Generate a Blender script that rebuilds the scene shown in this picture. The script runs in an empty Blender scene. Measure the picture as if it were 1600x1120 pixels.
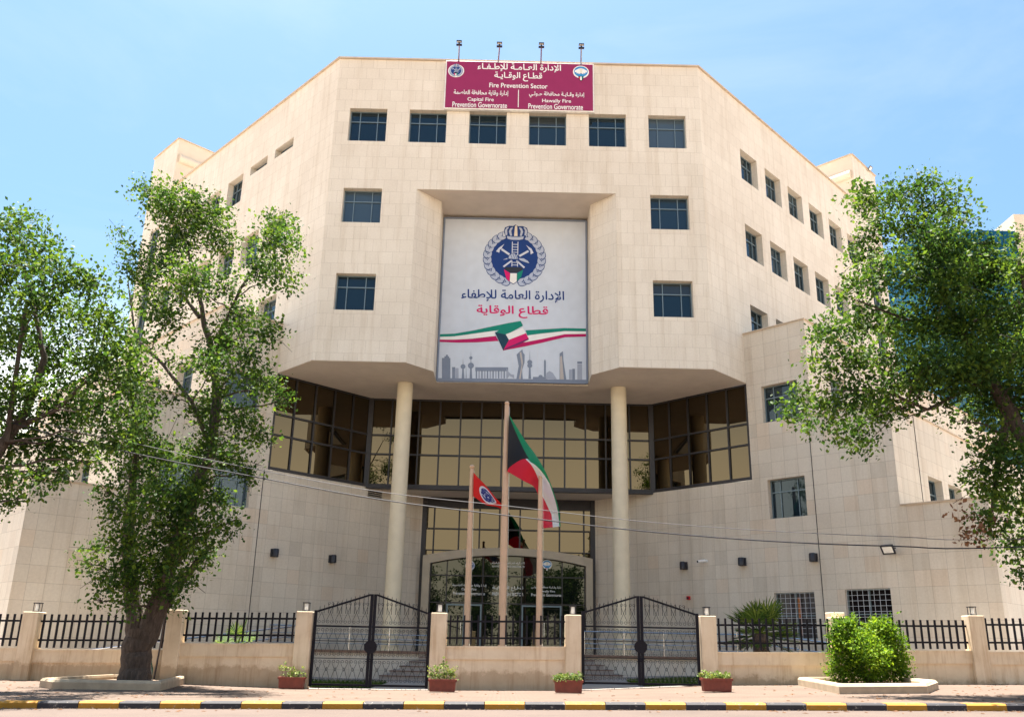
import bpy, bmesh, math, random
import numpy as np
from mathutils import Vector, Matrix
from mathutils.geometry import interpolate_bezier, tessellate_polygon

random.seed(7)
rng = np.random.default_rng(7)
S = bpy.context.scene
C = S.collection
SQ = math.sqrt(.5)

# ------------------------------------------------------------------ camera
CAM = np.array([0, 0, 1.08])
CR = np.array([.9997, -.0113, .0197]); CU = np.array([-.0221, -.2932, .9558]); CF = np.array([.0050, .9560, .2934])
FPX = 1342.4
cd = bpy.data.cameras.new('camera'); cam = bpy.data.objects.new('camera', cd); C.objects.link(cam)
cd.sensor_width = 36; cd.lens = FPX / 1600 * 36; cd.shift_y = 40 / 1600; cd.clip_end = 2000; cd.clip_start = .05
m = Matrix.Identity(4)
for i in range(3):
    m[i][0] = CR[i]; m[i][1] = CU[i]; m[i][2] = -CF[i]; m[i][3] = CAM[i]
cam.matrix_world = m
S.camera = cam

# ------------------------------------------------------------------ light
SUN_EL = math.radians(76); SUN_AZ = math.radians(-22)      # azimuth from +y (behind the building) towards -x
sunv = Vector((math.sin(SUN_AZ) * math.cos(SUN_EL), math.cos(SUN_AZ) * math.cos(SUN_EL), math.sin(SUN_EL)))
w = bpy.data.worlds.new('World'); S.world = w; w.use_nodes = True
nt = w.node_tree; nt.nodes.clear()
sky = nt.nodes.new('ShaderNodeTexSky'); sky.sky_type = 'NISHITA'; sky.sun_disc = False
sky.sun_elevation = SUN_EL; sky.sun_rotation = SUN_AZ; sky.air_density = 1.0; sky.dust_density = 1.7; sky.ozone_density = 1.0
bg = nt.nodes.new('ShaderNodeBackground'); bg.inputs[1].default_value = .045
wo = nt.nodes.new('ShaderNodeOutputWorld')
tn = nt.nodes.new('ShaderNodeMix'); tn.data_type = 'RGBA'; tn.blend_type = 'MULTIPLY'; tn.inputs[0].default_value = 1; tn.inputs[7].default_value = (.76, .97, 1.03, 1)
nt.links.new(sky.outputs[0], tn.inputs[6]); tc_ = nt.nodes.new('ShaderNodeTexCoord'); mp_ = nt.nodes.new('ShaderNodeMapping'); mp_.inputs['Scale'].default_value = (1.6, 1.6, 4.5)
nz_ = nt.nodes.new('ShaderNodeTexNoise'); nz_.inputs['Scale'].default_value = 1.5; nz_.inputs['Detail'].default_value = 6; nz_.inputs['Roughness'].default_value = .6; nz_.inputs['Distortion'].default_value = .5
nt.links.new(tc_.outputs['Generated'], mp_.inputs['Vector']); nt.links.new(mp_.outputs[0], nz_.inputs['Vector'])
mr_ = nt.nodes.new('ShaderNodeMapRange'); mr_.inputs[1].default_value = .48; mr_.inputs[2].default_value = .82; mr_.inputs[4].default_value = .22; nt.links.new(nz_.outputs[0], mr_.inputs[0])
hz = nt.nodes.new('ShaderNodeMix'); hz.data_type = 'RGBA'; hz.inputs[7].default_value = (4.6, 5.0, 5.1, 1); nt.links.new(mr_.outputs[0], hz.inputs[0]); nt.links.new(tn.outputs[2], hz.inputs[6])
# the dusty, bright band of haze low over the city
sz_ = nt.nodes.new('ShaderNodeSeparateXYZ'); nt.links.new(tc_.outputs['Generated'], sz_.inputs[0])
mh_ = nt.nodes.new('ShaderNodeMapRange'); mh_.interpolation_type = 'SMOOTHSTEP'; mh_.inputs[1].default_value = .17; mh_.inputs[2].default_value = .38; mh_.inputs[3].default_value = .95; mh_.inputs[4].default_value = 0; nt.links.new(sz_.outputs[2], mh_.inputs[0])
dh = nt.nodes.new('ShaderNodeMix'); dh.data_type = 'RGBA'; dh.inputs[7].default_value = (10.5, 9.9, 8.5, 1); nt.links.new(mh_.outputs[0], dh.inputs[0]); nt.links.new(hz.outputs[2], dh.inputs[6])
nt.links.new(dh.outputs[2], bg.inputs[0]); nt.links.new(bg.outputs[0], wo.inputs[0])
sl = bpy.data.lights.new('sun', 'SUN'); sl.energy = 5.0; sl.angle = math.radians(.5); sl.color = (1, .93, .82)
so = bpy.data.objects.new('sun', sl); C.objects.link(so); so.rotation_euler = sunv.to_track_quat('Z', 'Y').to_euler(); so.location = (0, 20, 60)
S.view_settings.view_transform = 'Standard'; S.view_settings.look = 'None'; S.view_settings.exposure = 2.42; S.view_settings.gamma = 1
S.cycles.max_bounces = 8; S.cycles.diffuse_bounces = 4; S.cycles.glossy_bounces = 4
S.cycles.transparent_max_bounces = 8; S.cycles.sample_clamp_indirect = 6

# ------------------------------------------------------------------ helpers
WM = {}
def at(u, v, Y):
    d = (u - 800) * CR / FPX - (v - 600) * CU / FPX + CF
    t = (Y - CAM[1]) / d[1]
    return CAM + t * d
def on_plane(u, v, p, n):
    d = (u - 800) * CR / FPX - (v - 600) * CU / FPX + CF
    n = np.array(n, float); t = ((np.array(p) - CAM) @ n) / (d @ n)
    return CAM + t * d

def link(o, parent=None, world=None):
    world = world if world is not None else Matrix.Identity(4)
    C.objects.link(o)
    o.matrix_basis = world
    if parent is not None:
        o.parent = parent; o.matrix_parent_inverse = WM[parent.name].inverted()
    WM[o.name] = world
    return o
def tag(o, label=None, cat=None, group=None, kind=None):
    if label: o['label'] = label
    if cat: o['category'] = cat
    if group: o['group'] = group
    if kind: o['kind'] = kind
    return o
def empty(name, loc, label=None, cat=None, group=None):
    o = bpy.data.objects.new(name, None); o.empty_display_size = .2
    link(o, None, Matrix.Translation(Vector(loc)))
    return tag(o, label, cat, group)
def copy_tree(o, parent=None, off=None):
    c = o.copy(); C.objects.link(c)
    if parent is not None: c.parent = parent
    WM[c.name] = WM[o.name].copy()
    for ch in list(o.children): copy_tree(ch, c)
    if off is not None:
        c.location = Vector(off); WM[c.name] = Matrix.Translation(Vector(off))
    return c

class MB:
    def __init__(s): s.v = []; s.f = []; s.m = []; s.uv = []; s.has = False
    def face(s, pts, mat=0, uv=None):
        i = len(s.v); s.v += [tuple(map(float, p)) for p in pts]; s.f.append(list(range(i, i + len(pts)))); s.m.append(mat)
        if uv: s.has = True
        s.uv.append(uv if uv else [(0, 0)] * len(pts))
    def box(s, c, sx, sy, sz, mat=0, rz=0, taper=1.0):
        # c = centre of the base
        ca, sa = math.cos(rz), math.sin(rz)
        def P(x, y, z, k=1): return (c[0] + (x * ca - y * sa) * k, c[1] + (x * sa + y * ca) * k, c[2] + z)
        a, b = sx / 2, sy / 2
        B = [P(-a, -b, 0), P(a, -b, 0), P(a, b, 0), P(-a, b, 0)]
        T = [P(-a, -b, sz, taper), P(a, -b, sz, taper), P(a, b, sz, taper), P(-a, b, sz, taper)]
        s.hexa(B, T, mat)
    def hexa(s, B, T, mat=0):
        i = len(s.v); s.v += [tuple(map(float, p)) for p in B + T]
        for q in ((3, 2, 1, 0), (4, 5, 6, 7), (0, 1, 5, 4), (1, 2, 6, 5), (2, 3, 7, 6), (3, 0, 4, 7)):
            s.f.append([i + k for k in q]); s.m.append(mat); s.uv.append([(0, 0)] * 4)
    def beam(s, p, q, wdt, h, mat=0, up=(0, 0, 1)):
        p = Vector(p); q = Vector(q); d = (q - p)
        if d.length < 1e-6: return
        d.normalize(); up = Vector(up)
        sd = d.cross(up)
        if sd.length < 1e-3: sd = d.cross(Vector((1, 0, 0)))
        sd.normalize(); u2 = sd.cross(d)
        o = [sd * (a * wdt / 2) + u2 * (b * h / 2) for a, b in ((-1, -1), (1, -1), (1, 1), (-1, 1))]
        s.hexa([p + k for k in o], [q + k for k in o], mat)
    def tube(s, pts, rad, n=8, mat=0, cap=True):
        pts = [Vector(p) for p in pts]
        if not hasattr(rad, '__len__'): rad = [rad] * len(pts)
        i0 = len(s.v); prev = None
        for k, p in enumerate(pts):
            d = (pts[min(k + 1, len(pts) - 1)] - pts[max(k - 1, 0)])
            d.normalize()
            if prev is None:
                a = Vector((0, 1, 0)) if abs(d.y) < .9 else Vector((1, 0, 0))
            else: a = prev
            a = (a - d * a.dot(d))
            if a.length < 1e-4: a = d.orthogonal()
            a.normalize(); prev = a; b = d.cross(a)
            for j in range(n):
                t = 2 * math.pi * j / n
                s.v.append(tuple(p + (a * math.cos(t) + b * math.sin(t)) * rad[k]))
        for k in range(len(pts) - 1):
            for j in range(n):
                j2 = (j + 1) % n
                s.f.append([i0 + k * n + j, i0 + k * n + j2, i0 + (k + 1) * n + j2, i0 + (k + 1) * n + j]); s.m.append(mat); s.uv.append([(0, 0)] * 4)
        if cap and n > 3:
            s.f.append([i0 + j for j in range(n)][::-1]); s.m.append(mat); s.uv.append([(0, 0)] * n)
            e = i0 + (len(pts) - 1) * n
            s.f.append([e + j for j in range(n)]); s.m.append(mat); s.uv.append([(0, 0)] * n)
    def lathe(s, c, prof, n=20, mat=0):
        s.tube([(c[0], c[1], c[2] + z) for r, z in prof], [max(r, 1e-3) for r, z in prof], n, mat)
    def build(s, name, mats, parent=None, world=None, smooth=False, bevel=0, data_only=False):
        me = bpy.data.meshes.new(name)
        me.from_pydata(s.v, [], s.f)
        if not isinstance(mats, (list, tuple)): mats = [mats]
        for mt in mats: me.materials.append(mt)
        me.polygons.foreach_set('material_index', s.m)
        if s.has:
            ul = me.uv_layers.new(name='UVMap')
            flat = [c for f in s.uv for q in f for c in q]
            ul.data.foreach_set('uv', flat)
        if smooth: me.polygons.foreach_set('use_smooth', [True] * len(s.f))
        me.update()
        if smooth:
            try: me.set_sharp_from_angle(angle=math.radians(40))
            except Exception: pass
        o = bpy.data.objects.new(name, me)
        if bevel:
            bm = bmesh.new(); bm.from_mesh(me)
            bmesh.ops.recalc_face_normals(bm, faces=bm.faces)
            bmesh.ops.bevel(bm, geom=[e for e in bm.edges], offset=bevel, segments=2, affect='EDGES', profile=.5, clamp_overlap=True)
            bm.to_mesh(me); bm.free()
        return link(o, parent, world)

# ------------------------------------------------------------------ materials
def new_mat(name):
    mt = bpy.data.materials.new(name); mt.use_nodes = True
    n = mt.node_tree; b = n.nodes['Principled BSDF']
    return mt, n, b
def N(n, t, **k):
    x = n.nodes.new(t)
    for a, b in k.items(): setattr(x, a, b)
    return x
def ramp(n, fac, stops):
    r = n.nodes.new('ShaderNodeValToRGB'); e = r.color_ramp.elements
    while len(e) < len(stops): e.new(.5)
    for k, (p, c) in enumerate(stops): e[k].position = p; e[k].color = (*c, 1)
    n.links.new(fac, r.inputs[0]); return r.outputs[0]
def noise(n, scale, detail=4, rough=.55, vec=None, dist=0):
    x = n.nodes.new('ShaderNodeTexNoise'); x.inputs['Scale'].default_value = scale; x.inputs['Detail'].default_value = detail
    x.inputs['Roughness'].default_value = rough; x.inputs['Distortion'].default_value = dist
    if vec is not None: n.links.new(vec, x.inputs['Vector'])
    return x
def mixc(n, a, b, fac, blend='MIX'):
    x = n.nodes.new('ShaderNodeMix'); x.data_type = 'RGBA'; x.blend_type = blend
    for sock, val in ((x.inputs[6], a), (x.inputs[7], b), (x.inputs[0], fac)):
        if isinstance(val, (int, float)): sock.default_value = val
        elif isinstance(val, tuple): sock.default_value = (*val, 1) if len(val) == 3 else val
        else: n.links.new(val, sock)
    return x.outputs[2]
def bump(n, b, h, strength=.2, dist=.01):
    x = n.nodes.new('ShaderNodeBump'); x.inputs['Strength'].default_value = strength; x.inputs['Distance'].default_value = dist
    n.links.new(h, x.inputs['Height']); n.links.new(x.outputs[0], b.inputs['Normal'])
def geo_pos(n): return N(n, 'ShaderNodeNewGeometry').outputs['Position']

def plain(name, col, rough=.6, metal=0, var=.12, scale=6, bmp=0):
    mt, n, b = new_mat(name)
    no = noise(n, scale, 5, .6, geo_pos(n))
    lo = tuple(c * (1 - var) for c in col); hi = tuple(min(1, c * (1 + var)) for c in col)
    n.links.new(ramp(n, no.outputs[0], [(.3, lo), (.7, hi)]), b.inputs['Base Color'])
    b.inputs['Roughness'].default_value = rough; b.inputs['Metallic'].default_value = metal
    if bmp: bump(n, b, noise(n, scale * 8, 3, .6, geo_pos(n)).outputs[0], bmp, .01)
    return mt

def tile_mat(name, offset, c1, c2, joint, size=.5667):
    mt, n, b = new_mat(name)
    tc = N(n, 'ShaderNodeTexCoord')
    br = N(n, 'ShaderNodeTexBrick'); br.offset = offset; br.offset_frequency = 2; br.squash = 1
    n.links.new(tc.outputs['UV'], br.inputs['Vector'])
    br.inputs['Color1'].default_value = (*c1, 1); br.inputs['Color2'].default_value = (*c2, 1); br.inputs['Mortar'].default_value = (*joint, 1)
    br.inputs['Scale'].default_value = 1; br.inputs['Mortar Size'].default_value = .005; br.inputs['Mortar Smooth'].default_value = .3
    br.inputs['Bias'].default_value = 0; br.inputs['Brick Width'].default_value = size; br.inputs['Row Height'].default_value = size
    p = geo_pos(n)
    # stone grain, large uneven weathering and rain streaks below edges
    g = noise(n, 14, 6, .7, p)
    col = mixc(n, br.outputs[0], ramp(n, g.outputs[0], [(.3, (.78, .76, .74)), (.7, (1.0, .99, .97))]), .55, 'MULTIPLY')
    big = noise(n, .35, 4, .6, p)
    col = mixc(n, col, ramp(n, big.outputs[0], [(.35, (.88, .86, .84)), (.62, (1, 1, 1))]), .7, 'MULTIPLY')
    mp = N(n, 'ShaderNodeMapping'); mp.inputs['Scale'].default_value = (2.5, 2.5, .12); n.links.new(p, mp.inputs['Vector'])
    st = noise(n, 1.4, 5, .65, mp.outputs[0])
    col = mixc(n, col, ramp(n, st.outputs[0], [(.36, (.84, .80, .75)), (.5, (1, 1, 1))]), .55, 'MULTIPLY')
    # a few replaced, pinker or greyer slabs
    vo = N(n, 'ShaderNodeTexWhiteNoise'); vo.noise_dimensions = '2D'
    sc = N(n, 'ShaderNodeVectorMath', operation='SCALE'); sc.inputs[3].default_value = 1 / size; n.links.new(tc.outputs['UV'], sc.inputs[0])
    fl = N(n, 'ShaderNodeVectorMath', operation='FLOOR'); n.links.new(sc.outputs[0], fl.inputs[0]); n.links.new(fl.outputs[0], vo.inputs['Vector'])
    if offset == 0:
        col = mixc(n, col, ramp(n, vo.outputs[0], [(.0, (.88, .88, .88)), (.08, (1, .97, .95)), (.3, (1, 1, 1)), (.9, (1, 1, 1)), (.95, (1.0, .92, .86))]), .7, 'MULTIPLY')
    n.links.new(col, b.inputs['Base Color'])
    b.inputs['Roughness'].default_value = .62; b.inputs['Specular IOR Level'].default_value = .3
    bump(n, b, br.outputs['Fac'], -.35, .006)
    return mt

M = {}
M['tile_up'] = tile_mat('limestone cladding staggered', .5, (.775, .715, .625), (.735, .675, .585), (.49, .43, .355))
M['tile_low'] = tile_mat('limestone cladding stacked', 0, (.70, .635, .545), (.65, .59, .505), (.36, .31, .26))
M['soffit'] = plain('painted soffit', (.60, .535, .47), .8, 0, .07, 1.2)
M['coping'] = plain('stone coping', (.50, .41, .32), .7, 0, .12, 3)
M['column'] = plain('cream column', (.66, .58, .43), .55, 0, .06, 2)
M['portal'] = plain('taupe portal stone', (.40, .34, .255), .6, 0, .08, 2)
M['render'] = plain('plain render', (.60, .51, .41), .85, 0, .08, 1.0, .1)
M['roofing'] = plain('roof felt', (.35, .31, .27), .9)
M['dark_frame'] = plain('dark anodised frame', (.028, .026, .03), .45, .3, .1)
M['alu'] = plain('grey blue window frame', (.15, .205, .235), .45, .35, .08)
M['black_iron'] = plain('black painted iron', (.009, .008, .014), .5, 0, .3, 20, .1)
M['black_iron'].node_tree.nodes['Principled BSDF'].inputs['Specular IOR Level'].default_value = .18
M['black_plastic'] = plain('black fitting', (.02, .02, .028), .45)
M['steel'] = plain('stainless rail', (.55, .55, .56), .25, 1, .05)
M['white_metal'] = plain('white metal', (.75, .74, .72), .4)
M['white_glass'] = plain('opal glass', (.82, .82, .80), .25)
M['pole'] = plain('flagpole paint', (.56, .37, .25), .4, 0, .06, 3)
M['brown_marble'] = plain('brown marble', (.16, .09, .065), .35, 0, .3, 7)
M['terracotta'] = plain('terracotta planter', (.19, .036, .020), .55, 0, .2, 9)
M['soil'] = plain('dry soil', (.16, .11, .075), .95, 0, .3, 9, .6)
M['bark'] = None
M['rust'] = plain('rusty strip', (.32, .12, .04), .8, 0, .5, 14)
M['lead'] = plain('downpipe dark', (.05, .035, .035), .5)
M['green_hose'] = plain('green hose', (.02, .09, .06), .5)

def glass_mat(name, base, tint, rough, fac_lo, fac_hi):
    """coated window glass: a dark body with a coloured mirror coat"""
    mt, n, b = new_mat(name)
    n.nodes.remove(b); out = n.nodes['Material Output']
    d = N(n, 'ShaderNodeBsdfDiffuse'); d.inputs[0].default_value = (*base, 1)
    oi = N(n, 'ShaderNodeObjectInfo'); n.links.new(ramp(n, oi.outputs['Random'], [(.0, tuple(x * .6 for x in base)), (.55, base), (.8, tuple(x * 2.2 + .012 for x in base)), (1, tuple(x * 2.6 + .04 for x in base))]), d.inputs[0])
    g = N(n, 'ShaderNodeBsdfGlossy'); g.inputs[0].default_value = (*tint, 1); g.inputs['Roughness'].default_value = rough
    lw = N(n, 'ShaderNodeLayerWeight'); lw.inputs[0].default_value = .35
    mr = N(n, 'ShaderNodeMapRange'); mr.inputs[3].default_value = fac_lo; mr.inputs[4].default_value = fac_hi
    n.links.new(lw.outputs['Facing'], mr.inputs[0])
    no = noise(n, .7, 2, .5, geo_pos(n)); bp = N(n, 'ShaderNodeBump'); bp.inputs['Strength'].default_value = .05; bp.inputs['Distance'].default_value = .012
    n.links.new(no.outputs[0], bp.inputs['Height']); n.links.new(bp.outputs[0], g.inputs['Normal'])
    mx = N(n, 'ShaderNodeMixShader'); n.links.new(mr.outputs[0], mx.inputs[0]); n.links.new(d.outputs[0], mx.inputs[1]); n.links.new(g.outputs[0], mx.inputs[2])
    n.links.new(mx.outputs[0], out.inputs[0])
    return mt
M['bronze_glass'] = glass_mat('bronze mirror glass', (.012, .012, .014), (.108, .086, .054), .004, .9, 1)
M['door_glass'] = glass_mat('dark entrance glass', (.010, .014, .012), (.14, .135, .105), .006, .36, .9)
M['pane'] = glass_mat('blue grey window glass', (.010, .022, .034), (.25, .30, .325), .01, .085, .85)
M['barred_pane'] = glass_mat('unlit glass behind bars', (.012, .009, .010), (.2, .2, .2), .02, .03, .5)
M['blue_glass'] = glass_mat('blue curtain wall glass', (.004, .065, .115), (.25, .4, .5), .03, .10, .6)

def plaster_wall():
    mt, n, b = new_mat('beige plaster of boundary wall')
    p = geo_pos(n)
    a = noise(n, 1.3, 6, .65, p)
    col = ramp(n, a.outputs[0], [(.3, (.64, .505, .355)), (.55, (.74, .605, .445)), (.75, (.78, .65, .49))])
    mp = N(n, 'ShaderNodeMapping'); mp.inputs['Scale'].default_value = (5, 5, .35); n.links.new(p, mp.inputs['Vector'])
    st = noise(n, 1.2, 5, .7, mp.outputs[0])
    col = mixc(n, col, ramp(n, st.outputs[0], [(.34, (.66, .54, .42)), (.5, (1, 1, 1))]), .5, 'MULTIPLY')
    # splash dirt in a ragged band along the foot of the wall
    sx = N(n, 'ShaderNodeSeparateXYZ'); n.links.new(p, sx.inputs[0])
    ad = N(n, 'ShaderNodeMath', operation='ADD'); k = noise(n, 3.5, 5, .7, p); n.links.new(sx.outputs[2], ad.inputs[0])
    mu = N(n, 'ShaderNodeMath', operation='MULTIPLY'); mu.inputs[1].default_value = -.7; n.links.new(k.outputs[0], mu.inputs[0]); n.links.new(mu.outputs[0], ad.inputs[1])
    col = mixc(n, col, ramp(n, ad.outputs[0], [(-.0, (.48, .39, .30)), (.06, (.82, .75, .68)), (.14, (1, 1, 1))]), .6, 'MULTIPLY')
    cr_ = noise(n, 7, 8, .75, p, 1.2); col = mixc(n, col, ramp(n, cr_.outputs[0], [(.30, (.6, .5, .42)), (.36, (1, 1, 1))]), .5, 'MULTIPLY')
    n.links.new(col, b.inputs['Base Color']); b.inputs['Roughness'].default_value = .9
    bump(n, b, noise(n, 45, 4, .7, p).outputs[0], .25, .01)
    return mt
M['plaster'] = plaster_wall()

def ground_mat(name, c1, c2, c3, sc=.6, pav=0):
    mt, n, b = new_mat(name); p = geo_pos(n)
    a = noise(n, sc, 6, .65, p)
    col = ramp(n, a.outputs[0], [(.3, c1), (.5, c2), (.72, c3)])
    g = noise(n, 60, 4, .7, p)
    col = mixc(n, col, ramp(n, g.outputs[0], [(.3, (.75, .74, .73)), (.65, (1.08, 1.06, 1.05))]), .6, 'MULTIPLY')
    h = g.outputs[0]
    if pav:
        br = N(n, 'ShaderNodeTexBrick'); br.offset = .5; n.links.new(p, br.inputs['Vector'])
        br.inputs['Scale'].default_value = 1; br.inputs['Brick Width'].default_value = pav * 1.6; br.inputs['Row Height'].default_value = pav; br.inputs['Mortar Size'].default_value = .008
        br.inputs['Color1'].default_value = (1, 1, 1, 1); br.inputs['Color2'].default_value = (.9, .88, .87, 1); br.inputs['Mortar'].default_value = (.6, .56, .52, 1)
        col = mixc(n, col, br.outputs[0], .8, 'MULTIPLY')
    # scattered dark stains
    st = noise(n, 2.3, 5, .6, p, .6)
    col = mixc(n, col, ramp(n, st.outputs[0], [(.3, (.72, .7, .68)), (.42, (1, 1, 1))]), .5, 'MULTIPLY')
    n.links.new(col, b.inputs['Base Color']); b.inputs['Roughness'].default_value = .9; bump(n, b, h, .3, .01)
    return mt
M['road'] = ground_mat('sun bleached road', (.062, .043, .036), (.076, .053, .044), (.088, .062, .052), .4)
M['paving'] = ground_mat('sandy pavement blocks', (.084, .056, .041), (.104, .070, .051), (.122, .084, .063), .5, .12)
M['sand'] = ground_mat('open sandy ground', (.36, .28, .2), (.42, .33, .25), (.46, .37, .29), .1)
M['court'] = ground_mat('courtyard concrete', (.27, .25, .23), (.33, .30, .28), (.37, .34, .31), .4, .3)

def kerb_paint(name, c):
    mt, n, b = new_mat(name); p = geo_pos(n)
    a = noise(n, 9, 6, .75, p); d = noise(n, 2.2, 4, .6, p)
    col = mixc(n, ramp(n, d.outputs[0], [(.3, tuple(x * .8 for x in c)), (.7, c)]), (.33, .29, .25), ramp(n, a.outputs[0], [(.59, (0, 0, 0)), (.68, (1, 1, 1))]))
    n.links.new(col, b.inputs['Base Color']); b.inputs['Roughness'].default_value = .7; bump(n, b, a.outputs[0], .2, .01)
    return mt
M['k_yellow'] = kerb_paint('yellow kerb paint', (.40, .185, .007)); M['k_black'] = kerb_paint('black kerb paint', (.022, .02, .028))

def leaf_mat(name, dark, mid, light, trans=.35):
    mt, n, b = new_mat(name)
    ge = N(n, 'ShaderNodeNewGeometry')
    cl = noise(n, 1.1, 3, .6, ge.outputs['Position'])
    ad = N(n, 'ShaderNodeMath', operation='MULTIPLY_ADD'); n.links.new(cl.outputs[0], ad.inputs[0]); ad.inputs[1].default_value = .9
    m2 = N(n, 'ShaderNodeMath', operation='MULTIPLY'); m2.inputs[1].default_value = .55; n.links.new(ge.outputs['Random Per Island'], m2.inputs[0]); n.links.new(m2.outputs[0], ad.inputs[2])
    col = ramp(n, ad.outputs[0], [(.42, dark), (.72, mid), (1.0, light)])
    n.links.new(col, b.inputs['Base Color']); b.inputs['Roughness'].default_value = .62; b.inputs['Specular IOR Level'].default_value = .18
    tr = N(n, 'ShaderNodeBsdfTranslucent'); n.links.new(mixc(n, col, (1.25, 1.25, .55), .7, 'MULTIPLY'), tr.inputs[0])
    mx = N(n, 'ShaderNodeMixShader'); mx.inputs[0].default_value = trans
    n.links.new(b.outputs[0], mx.inputs[1]); n.links.new(tr.outputs[0], mx.inputs[2]); n.links.new(mx.outputs[0], n.nodes['Material Output'].inputs[0])
    return mt
M['leaf'] = leaf_mat('broad green leaves', (.023, .056, .014), (.045, .097, .018), (.125, .19, .025), .42)
M['leaf_far'] = leaf_mat('dark green leaves', (.018, .046, .016), (.04, .085, .022), (.09, .15, .03), .38)
M['bush'] = leaf_mat('bright hedge leaves', (.030, .080, .008), (.10, .20, .013), (.23, .33, .02), .40)
M['palm'] = leaf_mat('fan palm leaves', (.03, .065, .016), (.075, .135, .025), (.15, .20, .04), .3)
M['dry_leaf'] = leaf_mat('reddish dry leaves', (.10, .05, .03), (.17, .08, .05), (.24, .12, .07), .3)
M['flower'] = leaf_mat('pot plant leaves', (.06, .12, .03), (.14, .2, .05), (.28, .30, .10), .3)
def bark():
    mt, n, b = new_mat('rough brown bark'); p = geo_pos(n)
    mp = N(n, 'ShaderNodeMapping'); mp.inputs['Scale'].default_value = (6, 6, 1.3); n.links.new(p, mp.inputs['Vector'])
    a = noise(n, 2.2, 7, .7, mp.outputs[0], .6)
    n.links.new(ramp(n, a.outputs[0], [(.3, (.028, .020, .016)), (.55, (.085, .060, .047)), (.75, (.15, .11, .088))]), b.inputs['Base Color'])
    b.inputs['Roughness'].default_value = .9; bump(n, b, a.outputs[0], .9, .06)
    return mt
M['bark'] = bark()
def flat_col(name, c, rough=.6):
    mt, n, b = new_mat(name); no = noise(n, 2.5, 3, .5, geo_pos(n))
    n.links.new(ramp(n, no.outputs[0], [(.3, tuple(x * .93 for x in c)), (.7, c)]), b.inputs['Base Color']); b.inputs['Roughness'].default_value = rough
    b.inputs['Specular IOR Level'].default_value = .2
    return mt
for k, c in dict(magenta=(.27, .024, .10), white=(.80, .79, .78), banner=(.575, .63, .715), navy=(.012, .045, .20), wreath=(.42, .48, .62), steelc=(.55, .60, .72),
                 red=(.62, .012, .045), green=(.006, .22, .16), dgreen=(.004, .10, .10), dark=(.03, .035, .05), crim=(.45, .008, .11), pink=(.62, .01, .14), sk1=(.20, .24, .32), sk2=(.34, .38, .47), sk3=(.46, .42, .40),
                 teal=(.012, .05, .085), purple=(.19, .02, .12), blue=(.04, .25, .55), cream=(.70, .66, .56), rmark=(.50, .02, .03), grime=(.60, .63, .69)).items():
    M['c_' + k] = flat_col('print ' + k, c)

# ------------------------------------------------------------------ ground
K = .0164
YF = 26.3                                   # the fence line
bx = [-40, -14, -10, -6, -2, 2, 6, 10, 14, 40]; bz = [.155, .155, .09, -.055, -.09, -.09, .065, .107, .117, .117]
def G(x, y):
    r = min(1, max(0, (y - 17.15) / (YF - 17.15)))
    b = float(np.interp(x, bx, bz))
    return K * max(-45, min(45, x)) + .12 + r * (b - .12)
def road_z(x): return K * max(-45, min(45, x))
def px_ground(u, v, y0=23):
    y = y0
    for _ in range(40):
        p = at(u, v, y); e = p[2] - G(p[0], y); y += e * 6
        y = max(17.2, min(30, y))
    return at(u, v, y)

def grid(name, xs, ys, zf, mat, kind='structure'):
    b = MB()
    for i in range(len(xs) - 1):
        for j in range(len(ys) - 1):
            q = [(xs[i], ys[j]), (xs[i + 1], ys[j]), (xs[i + 1], ys[j + 1]), (xs[i], ys[j + 1])]
            b.face([(x, y, zf(x, y)) for x, y in q])
    return tag(b.build(name, mat), kind=kind)
xs = [-600, -45, -30] + [x * 1.0 for x in range(-26, 27)] + [30, 45, 600]
grid('ground', [-900, -45, 45, 900], [-900, -30, -8, 16.4, 31, 90, 900], lambda x, y: K * max(-45, min(45, x)) - .30, M['sand'])
grid('road', xs, [-2.0, 5, 10, 14, 16.76], lambda x, y: road_z(x), M['road'])
grid('pavement', xs, [17.06, 18, 19, 20, 21, 22, 23, 24, 25, YF + .1], lambda x, y: G(x, y), M['paving'])
grid('opposite_pavement', xs, [-30, -8, -2.3], lambda x, y: road_z(x) + .12, M['paving'])
grid('courtyard', [x for x in xs if abs(x) <= 45], [YF + .1, 30, 35, 60], lambda x, y: G(x, 30) - .004, M['court'])
def kerb(y0, y1, name):
    b = MB(); L = .74; n = 0
    x = -45 + .31
    while x < 45:
        x2 = x + L - .012; k = n % 2
        j = random.uniform(-.006, .006)
        B = [(x, y0 + j, road_z(x) - .1), (x2, y0 + j, road_z(x2) - .1), (x2, y1, road_z(x2) - .1), (x, y1, road_z(x) - .1)]
        Md = [(x, y0 + j, road_z(x) + .095), (x2, y0 + j, road_z(x2) + .095), (x2, y1, road_z(x2) + .095), (x, y1, road_z(x) + .095)]
        T = [(x + .004, y0 + .03 + j, road_z(x) + .125), (x2 - .004, y0 + .03 + j, road_z(x2) + .125), (x2 - .004, y1, road_z(x2) + .125), (x + .004, y1, road_z(x) + .125)]
        b.hexa(B, Md, k); b.hexa(Md, T, k)
        x += L; n += 1
    return tag(b.build(name, [M['k_yellow'], M['k_black']]), kind='structure')
kerb(16.76, 17.06, 'kerb')
kerb(-2.3, -2.0, 'opposite_kerb')
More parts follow.
